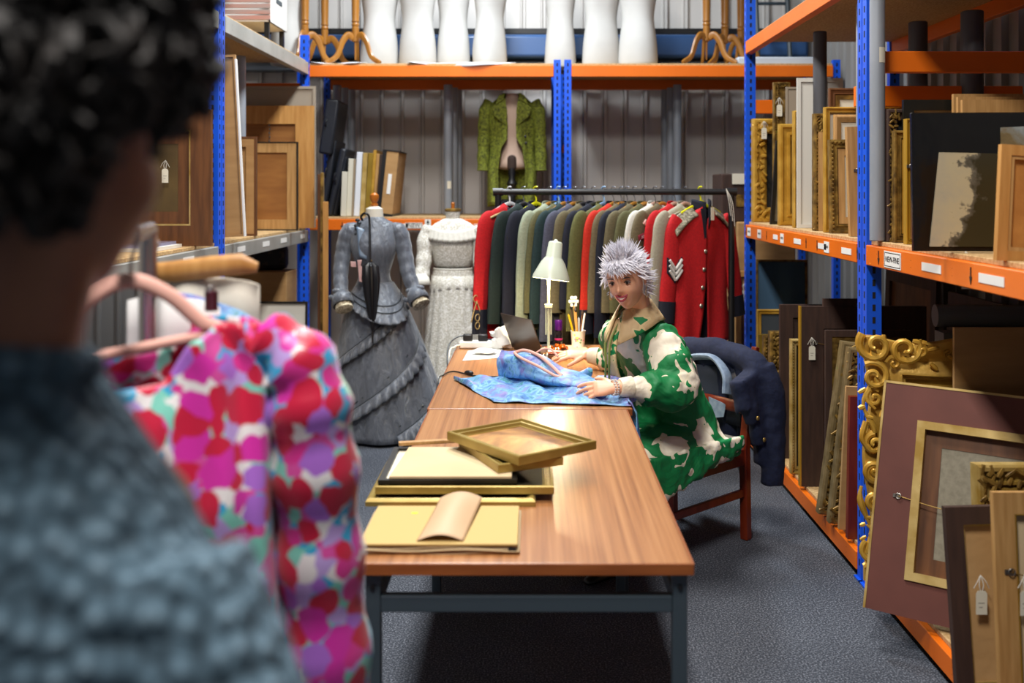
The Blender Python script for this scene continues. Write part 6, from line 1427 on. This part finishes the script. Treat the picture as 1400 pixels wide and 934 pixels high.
flat_frame('gilt frame second from the top, turned on the stack', (-.093, 2.75), .42, .20, .32, TZ + .063, .024, .03, m_goldb, m_dark, 'step')
flat_frame('gilt framed ochre landscape lying on top of the stack', (-.036, 2.735), .66, .285, .36, TZ + .088, .026, .032, m_goldb, p3, 'step')
pk = thing('cardboard_folder', 'flat ochre cardboard folder with tan papers at the front of the table', 'folder', (-.2, 2.45, TZ))
b = B()
for k in range(4):
    o_ = (.003, -.005, .006, 0)[k]; x0, x1, y0, y1 = -.405 + o_, -.035 + o_ * 1.2, 2.315 - o_, 2.60 + o_
    n_ = 20; b.grid(lambda u, v, k=k, x0=x0, x1=x1, y0=y0, y1=y1: V((lerp(x0, x1, u), lerp(y0, y1, v), TZ + .002 + k * .0035 + .0022 * math.sin(u * 9 + k))), n_, 4)
b.build('tan_papers', m_kraft2 if 'm_kraft2' in globals() else mt('tan_paper', 'cdb48a', .8), pk, solid=.0015)
b = B(); b.bx(-.40, -.033, 2.315, 2.595, TZ + .018, TZ + .023); b.build('cover', mt('ochre_card', 'c2a566', .75), pk, smooth=False, bev=.001)
b = B(); b.box((-.298, 2.535, TZ + .0233), (.016, .012, .0006)); b.build('yellow_mark', mt('yellow_mark', 'e8cf20', .6), pk, smooth=False)
b = B(); b.bx(-.055, -.036, 2.312, 2.318, TZ + .004, TZ + .014); b.build('corner_tape', m_ink, pk, smooth=False)
b = B(); b.grid(lambda u, v: V((lerp(-.255, -.145, u) + .03 * (v - .5), lerp(2.33, 2.62, v), TZ + .0245 + .026 * math.sin(u * PI) * (.55 + .45 * math.sin(v * 3)) + .012 * v * v)), 16, 16); tag(b.build('paper_sheet', mt('thin_brown_paper', 'c9a884', .6, bump=.3), solid=.0008), 'curled sheet of thin brown paper lying across the ochre folder', 'paper')
# ---------------------------------------------------------------- clothes rail and pink dress at the left
rail = thing('garment_rail', 'chrome garment rail beside the man in the knitted jumper', 'clothes rail', (-.72, 1.75, 0)); m_chrome = mt('chrome', 'b8b4b0', .22, .9)
ra, rz = V((-.694, 1.80, 1.525)), V((-.47, .98, 1.525)); rdir = (rz - ra).normalized()
for p in (ra, rz): B().tube([(p.x, p.y, .05), (p.x, p.y, 1.525)], .016, 14).build('post', m_chrome, rail)
B().tube([ra - rdir * .04, rz + rdir * .04], .014, 14).build('bar', m_chrome, rail)
for p in (ra, rz): B().tube([p + V((-.25, -.1, -1.49)), p + V((.25, .1, -1.49))], .016, 10).build('foot', m_black, rail)
dp = V((-.612, 1.52, 0)); hx = V((.92, .38, 0)).normalized(); hn = V((-hx.y, hx.x, 0))
def HP(x, n, z): return dp + hx * x + hn * n + V((0, 0, z))
hg2 = thing('coat_hanger', 'pale pink padded hanger carrying the bright floral dress', 'hanger', HP(0, 0, 1.4), group='pale pink padded hangers')
B().tube(bez([HP(0, 0, 1.455), HP(0, 0, 1.49), HP(.012, 0, 1.53), HP(.0, 0, 1.547), HP(-.014, 0, 1.538), HP(-.017, 0, 1.52)], 5), .003, 8).build('hook', m_chrome, hg2)
B().tube(bez([HP(-.098, 0, 1.365), HP(-.085, 0, 1.40), HP(-.05, 0, 1.44), HP(0, 0, 1.460), HP(.055, 0, 1.435), HP(.105, 0, 1.39), HP(.16, 0, 1.37)], 6), .0125, 12, sq=.6).build('shoulder_bar', m_ph, hg2)
B().tube(bez([HP(-.098, 0, 1.365), HP(-.09, 0, 1.348), HP(-.06, 0, 1.345), HP(.10, 0, 1.368), HP(.16, 0, 1.37)], 6), .0085, 10).build('lower_bar', m_ph, hg2)
def pinkfloral():
    s = NT('bright_floral'); co = s.coord(); nd = s.n('TexNoise', Scale=16, Detail=2); s.l(co, nd.inputs['Vector'])
    ad = s.n('VectorMath', operation='MULTIPLY_ADD'); s.l(nd.outputs['Color'], ad.inputs[0]); ad.inputs[1].default_value = (.045, .045, .045); s.l(co, ad.inputs[2])
    v1 = s.n('TexVoronoi', Scale=25); s.l(ad.outputs[0], v1.inputs['Vector']); sp = s.n('SeparateColor'); s.l(v1.outputs['Color'], sp.inputs[0])
    flower = s.ramp(sp.outputs[0], [(0, 'c4103a'), (.42, 'd028a0'), (.60, 'a868cc'), (.70, 'c8123c'), (.76, '2aa0cc'), (.80, 'd42c8c')], 'CONSTANT')
    v2 = s.n('TexVoronoi', Scale=34); s.l(ad.outputs[0], v2.inputs['Vector']); sp2 = s.n('SeparateColor'); s.l(v2.outputs['Color'], sp2.inputs[0])
    bg = s.ramp(sp2.outputs[1], [(0, 'e6e0e0'), (.22, '7ccab8'), (.48, '2aa2d0'), (.68, 'b89ad8'), (.84, 'd44a9c')], 'CONSTANT')
    mx = s.n('MixRGB'); s.l(s.ramp(v1.outputs['Distance'], [(.57, 'ffffff'), (.61, '000000')]), mx.inputs[0]); s.l(bg, mx.inputs[1]); s.l(flower, mx.inputs[2])
    s.l(mx.outputs[0], s.b.inputs['Base Color']); s.b.inputs['Roughness'].default_value = .4; s.b.inputs['Sheen Weight'].default_value = .2; return s.m
m_pf = pinkfloral()
pd = thing('floral_dress', 'bright pink, red and turquoise floral dress hanging beside the man in the jumper', 'dress', HP(0, 0, .6))
def pdr(t, v):   # around, down
    ct, st = math.cos(t), math.sin(t); q = v
    left = interp([(0, -.21), (.1, -.21), (.3, -.18), (1, -.10)], q)[0]; right = interp([(0, .20), (.10, .235), (.3, .24), (.6, .25), (1, .27)], q)[0]
    c, a = (left + right) / 2, (right - left) / 2; x = c + a * math.copysign(abs(ct) ** .8, ct); dep = lerp(.045, .11, min(1, q * 3))
    fold = .03 * math.sin(7 * t + 2 * math.sin(q * 4)) * min(1, q * 2.5) + .012 * math.sin(15 * t + 3 * q)
    n = dep * st * (1 + .3 * math.sin(t * 3)) + fold * (-1 if st < 0 else 1) - (.02 if st < 0 else 0)
    top = interp([(-.21, 1.355), (-.12, 1.335), (-.04, 1.31), (.04, 1.312), (.09, 1.375), (.13, 1.395), (.17, 1.392), (.22, 1.375), (.28, 1.33)], x)[0] + (.03 if st > 0 and x < .06 else 0)
    return HP(x, n, lerp(top, .62, v) - .0 * v)
b = B(); b.grid(lambda u, v: pdr(2 * PI * u, v ** 1.1), 120, 44, cu=True); b.build('gown', m_pf, pd, solid=.003)
b = B(); pts = bez([HP(.19, -.02, 1.365), HP(.245, -.05, 1.32), HP(.262, -.06, 1.22), HP(.275, -.055, 1.05), HP(.29, -.05, .85), HP(.30, -.05, .66)], 6); m = len(pts)
b.tube(pts, [.045 + .022 * math.sin(min(1, i / m * 2.2) * PI / 2) + .006 * math.sin(i * 1.4) for i in range(m)], 16); b.build('sleeve', m_pf, pd)
B().tube(bez([HP(-.03, -.055, 1.30), HP(-.028, -.075, 1.26), HP(-.022, -.08, 1.22), HP(-.02, -.08, 1.19)], 4), .004, 6).build('hanging_loop', mt('pale_pink_ribbon', 'e6b8c0', .5), pd)
# garments further along the rail
cx_ = thing('coat_hanger', 'broad wooden hanger with a cream garment behind the floral dress', 'hanger', (-.6, 2.0, 1.4)); d = 1.98
B().tube([P(205, 372, d), P(240, 371, d), P(290, 365, d), P(330, 361, d), P(352, 366, d)], [.017, .021, .022, .021, .010], 12, sq=.6).build('shoulder_bar', m_pine, cx_)
B().tube(bez([P(212, 362, d), P(212, 345, 1.9), P(216, 333, 1.83), P(212, 326, 1.8), P(206, 333, 1.79)], 5), .003, 8).build('hook', m_chrome, cx_)
def hangcloth(name, px0, px1, pt0, pt1, d, drop, mat, label, seed, th=.05):
    a, c = P(px0, pt0, d), P(px1, pt1, d); b = B()
    def fn(u, v):
        t = 2 * PI * u; k = (1 - math.cos(t)) / 2; p = lerp(a, c, k); return V((p.x + .02 * v * (k - .5), p.y + th * math.sin(t) * (1 + .3 * math.sin(5 * t + seed)) * (.3 + .7 * min(1, v * 4)), p.z - drop * v - .012 * (1 - v) * abs(2 * k - 1) ** 3))
    b.grid(fn, 60, 14, cu=True); return tag(b.build(name, mat, solid=.003), label, 'garment', 'garments on the chrome rail')
hangcloth('hanging_garment', 214, 354, 378, 382, 2.0, .75, mt('cream_wool', 'cfc8ba', .9, bump=.3), 'cream garment on the broad wooden hanger', 1)
hangcloth('hanging_blouse', 175, 300, 402, 412, 1.86, .75, mt('white_cotton', 'e0dedc', .8), 'white blouse hanging between the cream garment and the floral dress', 2, .03)
hangcloth('hanging_shirt', 228, 352, 392, 432, 1.92, .6, m_bf, 'dark blue printed top glimpsed behind the floral dress', 3, .03)
hangcloth('hanging_shirt', 262, 362, 428, 440, 1.80, .6, mt('red_print', '9c1838', .7, col2='d8487a', scale=30), 'red printed top glimpsed above the shoulder of the floral dress', 4, .03)
cl = thing('hanger_clip', 'dark red hanger clip standing up behind the floral dress', 'clip', P(289, 420, 1.75)); B().tube([P(289, 398, 1.75), P(289, 425, 1.75)], .012, 8).build('body', mt('maroon_plastic', '4a1420', .35), cl); B().sph(P(287, 396, 1.745), .009, 8).build('rivet', m_chrome, cl)
# ---------------------------------------------------------------- camera, light, world
cam = bpy.data.cameras.new('camera'); co = bpy.data.objects.new('camera', cam); COL.objects.link(co)
co.location = (0, 0, CH); co.rotation_euler = (PI / 2, 0, 0)
cam.sensor_width = 36; cam.lens = 36 * F / 1400; cam.shift_x = -27 / 1400; cam.shift_y = -209 / 1400
cam.clip_start = .05
cam.dof.use_dof = True; cam.dof.focus_distance = 4.1; cam.dof.aperture_fstop = 2.2
SC.camera = co
def area(name, loc, sx, sy, w, col=(1, 1, 1), rot=(0, 0, 0), spread=PI):
    l = bpy.data.lights.new(name, 'AREA'); l.shape = 'RECTANGLE'; l.size = sx; l.size_y = sy; l.energy = w; l.color = col; l.spread = spread
    o = bpy.data.objects.new(name, l); COL.objects.link(o); o.location = loc; o.rotation_euler = rot; return o
for y, w, c in ((.6, 120, (1, .965, .92)), (3.7, 95, (1, .965, .92)), (6.4, 110, (.86, .94, 1))):
    area('ceiling_lamp', (-.35, y, 4.6), .5, 1.2, w, c)
wd = bpy.data.worlds.new('world'); SC.world = wd; wd.use_nodes = True
wd.node_tree.nodes['Background'].inputs[0].default_value = (.75, .85, 1, 1); wd.node_tree.nodes['Background'].inputs[1].default_value = .09
vs = SC.view_settings; vs.view_transform = 'Standard'; vs.look = 'None'; vs.gamma = 1; vs.exposure = 0.72; vs.use_curve_mapping = False
SC.cycles.use_denoising = True
SC.cycles.max_bounces = 6; SC.cycles.diffuse_bounces = 3; SC.cycles.glossy_bounces = 3; SC.cycles.transparent_max_bounces = 6
SC.cycles.caustics_reflective = False; SC.cycles.caustics_refractive = False
